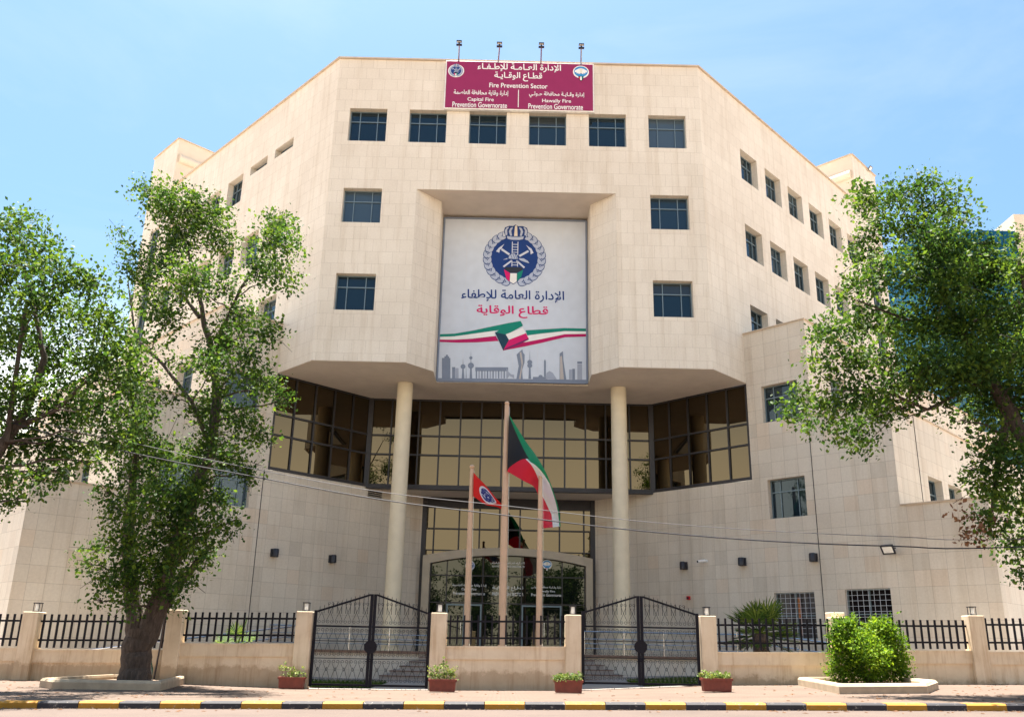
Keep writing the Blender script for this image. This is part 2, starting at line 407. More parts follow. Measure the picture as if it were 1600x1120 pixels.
# loose grit swept against the kerb and along the foot of the wall
def grit():
    b = MB()
    for _ in range(900):
        if random.random() < .5:
            x = random.uniform(-13, 13); y = 16.74 - abs(random.gauss(0, .05)); z = road_z(x)
        else:
            x = random.uniform(-15, 16); y = YF - .20 - abs(random.gauss(0, .14)); z = G(x, y)
        s = random.uniform(.008, .03); a = random.uniform(0, 6.3)
        b.box((x, y, z), s, s * random.uniform(.5, 1), s * .7, 0, a, .5)
    tag(b.build('gravel', M['soil']), kind='stuff', label='loose grit swept along kerb and wall foot', cat='gravel')
grit()

def litter():
    b = MB(); r = random.Random(3)
    for _ in range(520):
        x = r.choice([r.gauss(-10, 3.5), r.gauss(10.5, 3), r.uniform(-14, 14)]); y = r.uniform(17.2, YF - .2) if r.random() < .8 else 16.6 - abs(r.gauss(0, .4))
        z = G(x, y) if y > 17 else road_z(x); a = r.uniform(0, 6.3); s = r.uniform(.03, .07); c_, s_ = math.cos(a), math.sin(a)
        b.face([(x - c_ * s, y - s_ * s, z + .006), (x + s_ * s * .4, y - c_ * s * .4, z + .02), (x + c_ * s, y + s_ * s, z + .008), (x - s_ * s * .4, y + c_ * s * .4, z + .018)])
    tag(b.build('fallen_leaves', M['dry_leaf']), 'dry fallen leaves scattered over pavement and gutter', 'fallen leaves', kind='stuff')
litter()

# ------------------------------------------------------------------ the office building
XC = .187
XL, XR = XC - 8.11, XC + 8.11
ZT, ZS, ZG, ZF = 26.44, 12.01, 7.90, .87
T0 = 2.613
PR = np.array([XR + SQ * T0, 33 + SQ * T0]); PL = np.array([XL - SQ * T0, 33 + SQ * T0])
bld = empty('office_building', (XC, 33, 0), 'five storey beige stone clad office building with chamfered front and recessed entrance', 'office building')

class Frame:
    """a vertical plane: P(t, z, d) is a point t along, z up, d metres in front (outward)"""
    def __init__(s, o, d, n): s.o = np.array(o, float); s.d = np.array(d, float); s.n = np.array(n, float)
    def P(s, t, z, out=0):
        q = s.o + s.d * t + s.n * out
        return (q[0], q[1], z)
    def M(s, t, z, out=0):
        q = s.P(t, z, out); m = Matrix.Identity(4)
        # local x = along, local y = inward, local z = up
        x = Vector((s.d[0], s.d[1], 0)); y = Vector((-s.n[0], -s.n[1], 0))
        if x.cross(y).z < 0: x = -x
        for i in range(3): m[i][0] = x[i]; m[i][1] = y[i]; m[i][2] = (0, 0, 1)[i]; m[i][3] = q[i]
        return m
FR = Frame((XC, 33), (1, 0), (0, -1))
WR = Frame((XR, 33), (SQ, SQ), (SQ, -SQ)); WL = Frame((XL, 33), (-SQ, SQ), (-SQ, -SQ))
VR = Frame(PR, (-SQ, SQ), (-SQ, -SQ)); VL = Frame(PL, (SQ, SQ), (SQ, -SQ))        # t > 0 runs inwards to the entrance

def panel(b, F, t0, t1, z0, z1, holes=(), depth=.4, mat=0, rmat=None, u0=0, v0=0):
    ts = sorted({t0, t1, *[h[0] for h in holes], *[h[1] for h in holes]}); zs = sorted({z0, z1, *[h[2] for h in holes], *[h[3] for h in holes]})
    ts = [t for t in ts if t0 <= t <= t1]; zs = [z for z in zs if z0 <= z <= z1]
    for i in range(len(ts) - 1):
        for j in range(len(zs) - 1):
            tm, zm = (ts[i] + ts[i + 1]) / 2, (zs[j] + zs[j + 1]) / 2
            if any(h[0] < tm < h[1] and h[2] < zm < h[3] for h in holes): continue
            q = [(ts[i], zs[j]), (ts[i + 1], zs[j]), (ts[i + 1], zs[j + 1]), (ts[i], zs[j + 1])]
            b.face([F.P(t, z) for t, z in q], mat, [(t + u0, z + v0) for t, z in q])
    rm = mat if rmat is None else rmat
    for h in holes:
        if len(h) > 4: continue
        a, c, e, f = h
        for (p, q) in (((a, e), (a, f)), ((c, e), (c, f)), ((a, e), (c, e)), ((a, f), (c, f))):
            b.face([F.P(*p), F.P(*q), F.P(*q, -depth), F.P(*p, -depth)], rm, [(0.05, p[1] + .1), (.05, q[1] + .1), (depth + .05, q[1] + .1), (depth + .05, p[1] + .1)] if p[0] == q[0] else [(p[0], .05), (q[0], .05), (q[0], depth + .05), (p[0], depth + .05)])

win_mesh = {}
wr_ = random.Random(12)
M['blind'] = glass_mat('blind seen through glass', (.05, .062, .068), (.24, .32, .37), .01, .07, .85)
def window(F, t0, t1, z0, z1, depth=.30, sashes=3, transom=.68, grille=False, blind=None):
    """an aluminium window set back in its opening; frame is the part, pane and bars its pieces"""
    W, H = abs(t1 - t0), z1 - z0
    key = (round(W, 2), round(H, 2), sashes, transom, grille)
    if key not in win_mesh:
        b = MB(); fw = .045
        def vb(x, z0_, z1_, wd=fw, dp=.07): b.box((x, 0, z0_), wd, dp, z1_ - z0_)
        def hb(z, x0, x1, wd=fw, dp=.066): b.box(((x0 + x1) / 2, 0, z - wd / 2), x1 - x0, dp, wd)
        vb(-W / 2 + fw / 2, 0, H); vb(W / 2 - fw / 2, 0, H); hb(fw / 2 + .001, -W / 2 + fw, W / 2 - fw); hb(H - fw / 2 - .001, -W / 2 + fw, W / 2 - fw)
        if transom: hb(H * transom, -W / 2 + fw, W / 2 - fw, .045, .064)
        xs_ = {3: (-.235, .235), 2: (0,), 4: (-.26, 0, .26), 1: ()}[sashes]
        for x in xs_: vb(x * W, fw, H - fw, .036, .058)
        if grille: hb(H * .5, -W / 2 + fw, W / 2 - fw, .04, .058)
        me = b.build('window', M['alu']); mesh_f = me.data; bpy.data.objects.remove(me)
        b = MB(); b.face([(-W / 2 + .01, .02, .01), (W / 2 - .01, .02, .01), (W / 2 - .01, .02, H - .01), (-W / 2 + .01, .02, H - .01)])
        me = b.build('pane', M['barred_pane' if grille else 'pane']); mesh_p = me.data; bpy.data.objects.remove(me)
        mesh_g = None
        if grille:
            b = MB()
            nx = int(W / .19); nz = int(H / .19)
            for k in range(nx + 1): b.box((-W / 2 + .02 + k * (W - .04) / nx, -.12, .01), .011, .011, H - .02)
            for k in range(nz + 1): b.box((0, -.142, .01 + k * (H - .04) / nz), W - .02, .011, .011)
            me = b.build('grille', M['c_grime']); mesh_g = me.data; bpy.data.objects.remove(me)
        win_mesh[key] = (mesh_f, mesh_p, mesh_g)
    mf, mp, mg = win_mesh[key]
    mt = F.M((t0 + t1) / 2, z0, -depth)
    o = link(bpy.data.objects.new('window', mf), bld, mt)
    link(bpy.data.objects.new('pane', mp), o, mt)
    if mg: link(bpy.data.objects.new('grille', mg), o, mt)
    if not grille and W > 1.2 and wr_.random() < .45:      # a roller blind let part of the way down
        hb_ = H * wr_.choice((.3, .36, .45, .62, .8)); b = MB()
        b.face([(-W / 2 + .05, .012, H - .04 - hb_), (W / 2 - .05, .012, H - .04 - hb_), (W / 2 - .05, .012, H - .04), (-W / 2 + .05, .012, H - .04)])
        bl = b.build('blind', M['blind']); C.objects.unlink(bl); link(bl, o, mt)
    return o

# --- front face
hw = []
for c in (-6.63, -3.98, -1.32, 1.33, 3.98, 6.63): hw.append((c - .83, c + .83, 22.21, 23.86))
for z in (18.25, 14.25):
    for sgn in (-1, 1): hw.append((sgn * 6.61 - .83, sgn * 6.61 + .83, z, z + 1.63))
b = MB()
NX, NZ = 4.30, 19.90
panel(b, FR, -8.11, 8.11, ZS, ZT, hw + [(-NX, NX, ZS, NZ, 0)], u0=.05, v0=.1)
# splayed sides, straight sides, and back of the niche
NI, ND, NB = 3.29, 34.06, 35.50
for sg in (-1, 1):
    L = math.hypot(NX - NI, ND - 33)
    b.face([(XC + sg * NX, 33, ZS), (XC + sg * NI, ND, ZS), (XC + sg * NI, ND, NZ), (XC + sg * NX, 33, NZ)], 0, [(.1, ZS), (.1 + L, ZS), (.1 + L, NZ), (.1, NZ)])
    b.face([(XC + sg * NI, ND, ZS), (XC + sg * NI, NB, ZS), (XC + sg * NI, NB, NZ), (XC + sg * NI, ND, NZ)], 0, [(.1, ZS), (1.4, ZS), (1.4, NZ), (.1, NZ)])
b.face([(XC - NI, NB, ZS - .05), (XC + NI, NB, ZS - .05), (XC + NI, NB, NZ), (XC - NI, NB, NZ)], 0, [(0, ZS), (6.6, ZS), (6.6, NZ), (0, NZ)])
b.face([(XC - NX, 33, NZ), (XC + NX, 33, NZ), (XC + NI, ND, NZ), (XC + NI, NB, NZ), (XC - NI, NB, NZ), (XC - NI, ND, NZ)], 1)
b.build('front_wall', [M['tile_up'], M['soffit']], bld)
for h in hw: window(FR, *h)

# --- the two wings
def wing(F, side):
    b = MB(); hs = []; slots = []
    for k in range(6):
        t = 3.42 + 2.33 * k
        if side < 0 and k < 2: slots.append((t - .02, t + 1.62, 23.38, 23.88)); continue
        hs.append((t, t + 1.56, 22.25, 23.84))
    for zz in (18.27, 14.27):
        for k in range(6): hs.append((3.42 + 2.33 * k, 4.98 + 2.33 * k, zz, zz + 1.64))
    tall = (17.95, 19.15, 16.4, 24.3)
    panel(b, F, 0, T0, ZS, ZT, [], u0=.0, v0=.1)
    panel(b, F, T0, 20.4, 9.5, ZT, hs + slots + [tall], u0=0, v0=.1)
    o = b.build('wing_wall', [M['tile_up']], bld)
    for h in hs: window(F, *h, depth=.34)
    for h in slots: window(F, *h, depth=.35, sashes=1, transom=0)
    window(F, *tall, depth=.15, sashes=2, transom=.5)
    # stair tower rising at the far end of the wing
    b = MB(); D = 7.0; t0, t1, z1 = 16.97, 20.4, 29.75
    q = [F.P(t0, ZT - .02), F.P(t1, ZT - .02), F.P(t1, z1), F.P(t0, z1)]
    b.face(q, 0, [(t0, ZT), (t1, ZT), (t1, z1), (t0, z1)])
    # side towards the roof, with the sunk band and half-round channel under its top
    b.face([F.P(t0, ZT - 2), F.P(t0, ZT - 2, -D), F.P(t0, z1, -D), F.P(t0, z1)], 1)
    b.face([F.P(t1, 9.5), F.P(t1, 9.5, -D), F.P(t1, z1, -D), F.P(t1, z1)], 0, [(0, 9.5), (D, 9.5), (D, z1), (0, z1)])
    b.face([F.P(t0, ZT - 2, -D), F.P(t1, ZT - 2, -D), F.P(t1, z1, -D), F.P(t0, z1, -D)], 1)
    b.face([F.P(t0, z1), F.P(t1, z1), F.P(t1, z1, -D), F.P(t0, z1, -D)], 2)
    tw = b.build('stair_tower', [M['tile_up'], M['render'], M['roofing']], bld)
    b = MB()
    p0 = np.array(F.P(t0 - .02, 28.45, -.12)); p1 = np.array(F.P(t0 - .02, 28.45, -D + .3))
    b.tube([p0, p1], .27, 12)
    b.build('channel', M['render'], tw)
    b = MB()
    for (ta, tb, oa, ob) in ((t0, t1, 0, 0), (t0, t0, 0, -D)):
        b.beam(F.P(ta, z1 + .02, oa), F.P(tb, z1 + .02, ob), .16, .06)
    b.beam(F.P(0, ZT + .02), F.P(t0, ZT + .02), .18, .07)
    b.build('coping', M['coping'], bld)
wing(WR, 1); wing(WL, -1)
b = MB(); b.beam((XL - .05, 33, ZT + .021), (XR + .05, 33, ZT + .021), .18, .07); b.build('coping', M['coping'], bld)
# the flat roof
rp = [(XL, 33.05), (XR, 33.05)] + [WR.P(20.4, 0, -.05)[:2]] + [(7, 62), (-7, 62)] + [WL.P(20.4, 0, -.05)[:2]]
b = MB(); b.face([(x, y, ZT - .5) for x, y in rp]); b.build('roof', M['roofing'], bld)

# --- stepped blocks at either side of the entrance court (the walls that lead in to the door)
def block(V, side):
    back = Frame((0, 0), (0, 0), (0, 0))
    axis = np.array([side * SQ, SQ])                  # direction the blocks run back
    def sideF(t):                                     # frame of the end face at V coordinate t
        o = V.o + V.d * t
        return Frame(o, axis, np.array([side * SQ, -SQ]))
    wins = [(-2.27, -.67, 6.22, 7.80), (-2.27, -.67, 10.18, 11.75)]
    if side < 0: wins.append((-4.45, -2.95, 6.22, 7.80))
    gr = [(-2.28, -.64, 1.62, 3.34), (-5.13, -3.47, 1.62, 3.39)] if side > 0 else []
    b = MB()
    U0, V0 = .34, .003
    panel(b, V, -2.78, 0, ZS + .0, 14.24, [w_ for w_ in wins if w_[3] > ZS], u0=U0, v0=V0)
    panel(b, V, -5.80, -2.78, 7.6, 10.17, [], u0=U0, v0=V0) if side > 0 else panel(b, V, -5.80, -2.78, 7.9, 10.17, [], u0=U0, v0=V0)
    zt = 7.6 if side > 0 else 7.9
    panel(b, V, -2.78, 0, zt, ZS, [w_ for w_ in wins if 8 < w_[3] < ZS], u0=U0, v0=V0)
    panel(b, V, -8.70, -5.80, 3.9, 6.27, [], u0=U0, v0=V0)
    if side > 0:
        panel(b, V, -2.78, 0, 3.9, zt, [(-2.27, -.67, 6.22, 7.601, 0)], u0=U0, v0=V0)
        panel(b, V, -2.78, 0, zt, zt, [], u0=U0)
    panel(b, V, -5.80, -2.78, 3.9, zt, [w_ for w_ in wins if w_[1] < -2.78 and w_[3] < 8], u0=U0, v0=V0)
    return sideF, wins, gr
def block2(V, side):
    axis = np.array([side * SQ, SQ])
    def sideF(t): return Frame(V.o + V.d * t, axis, np.array([side * SQ, -SQ]))
    wins = [(-2.27, -.67, 6.22, 7.80), (-2.27, -.67, 10.18, 11.75)]
    extra = [(-4.45, -2.95, 6.22, 7.80)] if side < 0 else []
    gr = [(-2.28, -.64, 1.62, 3.34), (-5.13, -3.47, 1.62, 3.39)] if side > 0 else []
    U0 = .34; b = MB()
    panel(b, V, -2.78, 0, -.6, 14.24, wins + [g for g in gr if g[1] > -2.78], depth=.36, u0=U0)
    panel(b, V, -5.80, -2.78, -.6, 10.17, extra + [g for g in gr if g[1] < -2.78], depth=.36, u0=U0)
    panel(b, V, -8.70, -5.80, -.6, 6.27, [], u0=U0)
    # the wall under the glass, running in to the entrance, and past it under the lower soffit
    panel(b, V, 0, 8.40, -.6, ZG - .02, [], u0=U0)
    Lb = 22
    s1, s2, s3 = sideF(-2.78), sideF(-5.80), sideF(-8.70)
    panel(b, s1, 0, Lb, 10.0, 14.24, [(2.0, 3.5, 10.9, 12.4), (5.2, 6.7, 10.9, 12.4)], u0=.1)
    w2 = [(3.2, 4.75, 6.0, 7.85), (5.45, 7.0, 6.0, 7.85), (7.9, 9.4, 6.0, 7.85)]
    panel(b, s2, 0, Lb, 5.6, 10.17, w2, u0=.1)
    panel(b, s3, 0, Lb, -.6, 6.27, [], u0=.1)
    o = b.build('block_wall', [M['tile_low']], bld)
    for w_ in wins + extra: window(V, *w_, depth=.28)
    for k, g in enumerate(gr):
        wo_ = window(V, *g, depth=.2, sashes=2, transom=0, grille=True)
        if k == 0:
            b = MB(); b.box((.12, -.05, .12), .12, .02, g[3] - g[2] - .3); link_ = b.build('rusty_strip', M['rust']); C.objects.unlink(link_); link(link_, wo_, V.M((g[0] + g[1]) / 2, g[2], -.2))
    for w_ in w2: window(s2, *w_, depth=.32, sashes=2)
    for w_ in [(2.0, 3.5, 10.9, 12.4), (5.2, 6.7, 10.9, 12.4)]: window(s1, *w_, depth=.32, sashes=2)
    # copings and flat tops
    b = MB()
    for (ta, tb, z, sf) in ((-2.78, 0, 14.24, s1), (-5.80, -2.78, 10.17, s2), (-8.70, -5.80, 6.27, s3)):
        b.beam(V.P(ta - .05, z + .018, 0), V.P(tb, z + .018, 0), .14, .045)
        b.beam(sf.P(.075, z + .019, 0), sf.P(Lb, z + .019, 0), .14, .045)
    b.build('coping', M['coping'], bld)
    b = MB()
    for (ta, tb, z) in ((-2.78, .0, 13.6), (-5.80, -2.78, 9.6), (-8.70, -5.80, 5.6)):
        p = [np.array(V.P(ta, z)), np.array(V.P(tb, z))]; a3 = np.array([axis[0], axis[1], 0]) * Lb
        b.face([p[0], p[1], p[1] + a3, p[0] + a3])
    b.build('roof', M['roofing'], bld)
    # expansion joint
    b = MB(); tj = -2.62 if side > 0 else -.16
    b.beam(V.P(tj, 0, .004), V.P(tj, 9.9 if side > 0 else 7.85, .004), .035, .02, up=(V.d[0], V.d[1], 0))
    if side > 0: b.beam(s2.P(2.35, 6.3, .004), s2.P(2.35, 10.1, .004), .03, .02, up=(axis[0], axis[1], 0))
    b.build('expansion_joint', M['dark_frame'], bld)
    return s2
block2(VR, 1); block2(VL, -1)

# --- soffits, recessed glazing
QR = VR.P(4.95, 0); QL = VL.P(4.95, 0); YB = (QR[1] + QL[1]) / 2
E_R = VR.P(8.40, 0); E_L = VL.P(8.40, 0); YE = (E_R[1] + E_L[1]) / 2
b = MB()
b.face([(x, y, ZS) for x, y in [PL, (XL, 33), (XC - NX, 33), (XC - NI, ND), (XC - NI, NB), (XC + NI, NB), (XC + NI, ND), (XC + NX, 33), (XR, 33), PR, QR[:2], QL[:2]]])
b.face([(QL[0], YB, ZG - .02), (QR[0], YB, ZG - .02), (E_R[0], YE, ZG - .02), (E_L[0], YE, ZG - .02)])
b.build('soffit', M['soffit'], bld)
for p, q in (((XL, 32.995, ZS + .012), (XC - NX, 32.995, ZS + .012)), ((XR, 32.995, ZS + .012), (XC + NX, 32.995, ZS + .012)), (WR.P(0, ZS + .012, .005), WR.P(T0, ZS + .012, .005)), (WL.P(0, ZS + .012, .005), WL.P(T0, ZS + .012, .005))):
    b = MB(); b.beam(p, q, .03, .03); b.build('drip_edge', M['coping'], bld)

gl_r = random.Random(4)
def glazing(F, ts, zs, t0, t1, z0, z1, mat, out=.0, bw=.07, name='glass_wall'):
    b = MB(); g = -.05 + out
    # every pane sits a hair out of true, so its reflection breaks at the bars
    tt = [t0] + [t for t in ts if t0 + .3 < t < t1 - .3] + [t1]; zz = [z0] + [z for z, h_ in zs if z0 + .3 < z < z1 - .3] + [z1]
    zz.sort()
    for i in range(len(tt) - 1):
        for j in range(len(zz) - 1):
            e = [gl_r.uniform(-.0035, .0035) for _ in range(3)]
            b.face([F.P(tt[i], zz[j], g + e[0]), F.P(tt[i + 1], zz[j], g + e[1]), F.P(tt[i + 1], zz[j + 1], g + e[1] + e[2] - e[0]), F.P(tt[i], zz[j + 1], g + e[2])])
    o = b.build(name, mat, bld)
    b = MB()
    for t in ts: b.beam(F.P(t, z0, out - .02), F.P(t, z1, out - .02), bw, .09, up=(F.d[0], F.d[1], 0)) if False else b.hexa(
        [F.P(t - bw / 2, z0, out - .06), F.P(t + bw / 2, z0, out - .06), F.P(t + bw / 2, z0, out + .012), F.P(t - bw / 2, z0, out + .012)],
        [F.P(t - bw / 2, z1, out - .06), F.P(t + bw / 2, z1, out - .06), F.P(t + bw / 2, z1, out + .012), F.P(t - bw / 2, z1, out + .012)])
    for z, hh in zs:
        b.hexa([F.P(t0, z - hh / 2, out - .06), F.P(t1, z - hh / 2, out - .06), F.P(t1, z - hh / 2, out + .009), F.P(t0, z - hh / 2, out + .009)],
               [F.P(t0, z + hh / 2, out - .06), F.P(t1, z + hh / 2, out - .06), F.P(t1, z + hh / 2, out + .009), F.P(t0, z + hh / 2, out + .009)])
    b.build('glazing_bars', M['dark_frame'], o)
    return o
rows = [(ZG + .06, .13), (9.39, .075), (10.28, .075), (ZS - .04, .07)]
BK = Frame((0, YB), (1, 0), (0, -1))
glazing(BK, [QL[0] + .06, -5.30, -4.04, -3.08, -2.13, -1.17, -.21, .75, 1.71, 2.67, 3.62, 4.55, 5.65, QR[0] - .06], rows, QL[0], QR[0], ZG, ZS, M['bronze_glass'])
for V in (VL, VR): glazing(V, [.05] + [4.95 * k / 5 for k in range(1, 5)], rows, 0, 4.95, ZG, ZS, M['bronze_glass'])
b = MB()
b.beam((QL[0], YB + .05, ZG - .055), (QR[0], YB + .05, ZG - .055), .24, .07)
b.build('fascia', M['dark_frame'], bld)
for q in (QL, QR):
    b = MB(); b.box((q[0], YB + .03, ZG - .02), .22, .2, ZS - ZG + .015); b.build('corner_post', M['dark_frame'], bld)
for q in (E_L, E_R):
    b = MB(); b.box((q[0], YE + .03, ZF), .26, .2, ZG - ZF - .025); b.build('corner_post', M['dark_frame'], bld)
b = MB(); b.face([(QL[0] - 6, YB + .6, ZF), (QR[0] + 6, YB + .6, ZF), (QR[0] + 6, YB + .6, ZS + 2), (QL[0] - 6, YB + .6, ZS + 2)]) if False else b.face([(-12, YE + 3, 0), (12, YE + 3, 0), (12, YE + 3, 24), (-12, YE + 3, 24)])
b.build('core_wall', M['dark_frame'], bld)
# entrance glazing, portal, doors
EN = Frame((0, YE), (1, 0), (0, -1))
glazing(EN, [E_L[0] + .12, -3.33, -2.15, -1.18, -.24, .73, 1.70, 2.60, 3.75, E_R[0] - .12], [(6.40, .07), (5.4, .05), (7.62, .48)], E_L[0], E_R[0], ZF, ZG - .03, M['bronze_glass'])
def portal():
    YP = YE - .45
    F = Frame((0, YP), (1, 0), (0, -1))
    xo0, xo1, xi0, xi1 = -3.74, 4.11, -3.40, 3.80
    zo, zi, rise = 5.10, 4.76, .42
    n = 16
    def arc(x, x0, x1, z): return z + rise * (1 - ((x - (x0 + x1) / 2) / ((x1 - x0) / 2)) ** 2)
    b = MB()
    for (yy, fl) in ((YP, 0), (YE - .08, 1)):
        for k in range(n):
            a = k / n; c = (k + 1) / n
            xa, xb = xo0 + (xo1 - xo0) * a, xo0 + (xo1 - xo0) * c
            ia, ib = xi0 + (xi1 - xi0) * a, xi0 + (xi1 - xi0) * c
            za, zb, wa, wb = arc(xa, xo0, xo1, zo), arc(xb, xo0, xo1, zo), arc(ia, xi0, xi1, zi), arc(ib, xi0, xi1, zi)
            if fl == 0:
                b.face([(ia, yy, wa), (ib, yy, wb), (xb, yy, zb), (xa, yy, za)])
                b.face([(xa, YP, za), (xb, YP, zb), (xb, YE, zb), (xa, YE, za)])
                b.face([(ia, YP, wa), (ib, YP, wb), (ib, YE, wb), (ia, YE, wa)])
    for (x0, x1, z0, z1) in ((xo0, xi0, zo, zi), (xo1, xi1, zo, zi)):
        b.face([(x0, YP, ZF), (x1, YP, ZF), (x1, YP, z1), (x0, YP, z0)])
        b.face([(x0, YP, ZF), (x0, YE, ZF), (x0, YE, z0), (x0, YP, z0)]); b.face([(x1, YP, ZF), (x1, YE, ZF), (x1, YE, z1), (x1, YP, z1)])
    o = b.build('portal', M['portal'], bld)
    YG = YE - .12
    b = MB()
    for k in range(n):
        ia, ib = xi0 + (xi1 - xi0) * k / n, xi0 + (xi1 - xi0) * (k + 1) / n
        b.face([(ia, YG, ZF), (ib, YG, ZF), (ib, YG, arc(ib, xi0, xi1, zi)), (ia, YG, arc(ia, xi0, xi1, zi))])
    g = b.build('entrance_glass', M['door_glass'], bld)
    b = MB()
    for x in (xi0 + .03, -2.62, -.95, .85, 2.72, xi1 - .03): b.box((x, YG - .03, ZF), .05, .05, arc(x, xi0, xi1, zi) - ZF - .01)
    for z in (3.0, 4.22): b.box((XC, YG - .028, z), xi1 - xi0, .046, .05)
    b.build('glazing_bars', M['dark_frame'], g)
    for (x0, x1) in ((-2.55, -1.0), (.90, 2.65)):
        b = MB(); y = YG - .075
        for x in (x0, x1): b.box((x, y, ZF), .07, .06, 2.10)
        b.box(((x0 + x1) / 2, y, ZF + 2.03), x1 - x0 - .07, .06, .07); b.box(((x0 + x1) / 2, y, ZF), .05, .055, 2.03)
        d = b.build('door', M['alu'], bld)
        b = MB()
        for s_ in (-.12, .12): b.tube([((x0 + x1) / 2 + s_, y - .06, ZF + .75), ((x0 + x1) / 2 + s_, y - .06, ZF + 1.35)], .016, 8)
        b.build('handle', M['steel'], d)
    return YG
YG = portal()
# columns
for x in (XC - 4.65, XC + 4.65):
    b = MB(); b.lathe((x, 35.88, ZF), [(.40, 0), (.40, .07), (.345, .09), (.335, ZS - ZF - .05), (.335, ZS - ZF - .01)], 36)
    b.build('column', M['column'], bld, smooth=True)
# terrace, stair and rails
b = MB()
yt = 35.25
def vx(V, y): return V.o[0] + V.d[0] * (y - V.o[1]) / V.d[1]
tl, tr = vx(VL, yt), vx(VR, yt)
b.face([(tl, yt, ZF), (tr, yt, ZF), (E_R[0], YE, ZF), (E_L[0], YE, ZF)])
b.build('terrace', M['court'], bld)
b = MB(); b.face([(tl, yt + .02, -.4), (tr, yt + .02, -.4), (tr, yt + .02, ZF - .002), (tl, yt + .02, ZF - .002)], 0, [(0, 0), (19, 0), (19, 1.3), (0, 1.3)])
b.build('terrace_wall', M['tile_low'], bld)
for (xa, xb) in ((tl, XC - 3.05), (XC + 3.05, tr)):
    b = MB(); b.beam((xa, yt - .01, ZF - .03), (xb, yt - .01, ZF - .03), .16, .10); b.build('edge_band', M['brown_marble'], bld)
b = MB(); zb = -.12
for k in range(6):
    z1 = ZF - k * .165; e = .32 * k
    x0, x1, y0 = XC - 3.05 - e, XC + 3.05 + e, yt - .34 - e
    b.box(((x0 + x1) / 2, (y0 + yt) / 2, zb - .2 - .0), x1 - x0, yt - y0 - .002 * k, z1 - zb + .2)
b.build('entrance_steps', M['court'], bld)
b = MB()
for k in range(6):
    z1 = ZF - k * .165; e = .32 * k; x0, x1, y0 = XC - 3.05 - e, XC + 3.05 + e, yt - .34 - e
    b.beam((x0 - .012, y0 - .006, z1 - .02), (x1 + .012, y0 - .006, z1 - .02), .03, .035)
    for x in (x0, x1): b.beam((x + (-.006 if x == x0 else .006), y0 + .01, z1 - .021), (x + (-.006 if x == x0 else .006), yt - .02, z1 - .021), .03, .033)
b.build('step_nosing', M['brown_marble'], bld)
# ramps along the two slanting walls, with double rails
for V, pa, pb_ in ((VL, (465, 977), (110, 1018)), (VR, (1150, 985), (1420, 1020))):
    n3 = np.array([V.n[0], V.n[1], 0]); o3 = np.array([V.o[0], V.o[1], 0]) + n3 * 1.5
    A_ = on_plane(pa[0], pa[1], o3, n3); B_ = on_plane(pb_[0], pb_[1], o3, n3)
    b = MB(); b.tube([A_, B_], .03, 8); b.tube([A_ - np.array([0, 0, .36]), B_ - np.array([0, 0, .36])], .022, 8)
    for k in range(6):
        q = A_ + (B_ - A_) * (k + .02) / 5.04; b.tube([q - np.array([0, 0, .95]), q - np.array([0, 0, .012])], .024, 8)
    b.build('ramp_rail', M['steel'], bld, smooth=True)
    b = MB(); lo = np.array([0, 0, .98]); w3 = n3 * 1.48
    b.hexa([(q[0], q[1], -.5) for q in (A_ + n3 * .06, B_ + n3 * .06, B_ - w3, A_ - w3)], [tuple(q - lo) for q in (A_ + n3 * .06, B_ + n3 * .06, B_ - w3, A_ - w3)]); b.build('ramp', M['court'], bld)
def terrace_rail(x0, x1, post):
    b = MB(); y = yt + .12
    def bar(z, r): b.tube([(x0, y, z), (x1, y, z)], r, 8)
    bar(ZF + .90, .032); 
    for z in (.62, .44, .26): bar(ZF + z, .016)
    for x in ([x0 + .02, x1 - .02] + [x0 + (x1 - x0) * k / 4 for k in range(1, 4)]): b.tube([(x, y + .002, ZF), (x, y + .002, ZF + .895)], .024, 8)
    b.build('handrail', M['steel'], bld, smooth=True)
terrace_rail(tl + .2, XC - 3.05, 1); terrace_rail(XC + 3.05, tr - .2, 0)
# vent grille low on the left wall by the glass corner
b = MB()
for k in range(4): b.box(VL.P(5.45, 7.42 + k * .09, .03), .75, .05, .05, 0, math.radians(45))
b.build('vent', M['dark_frame'], bld)

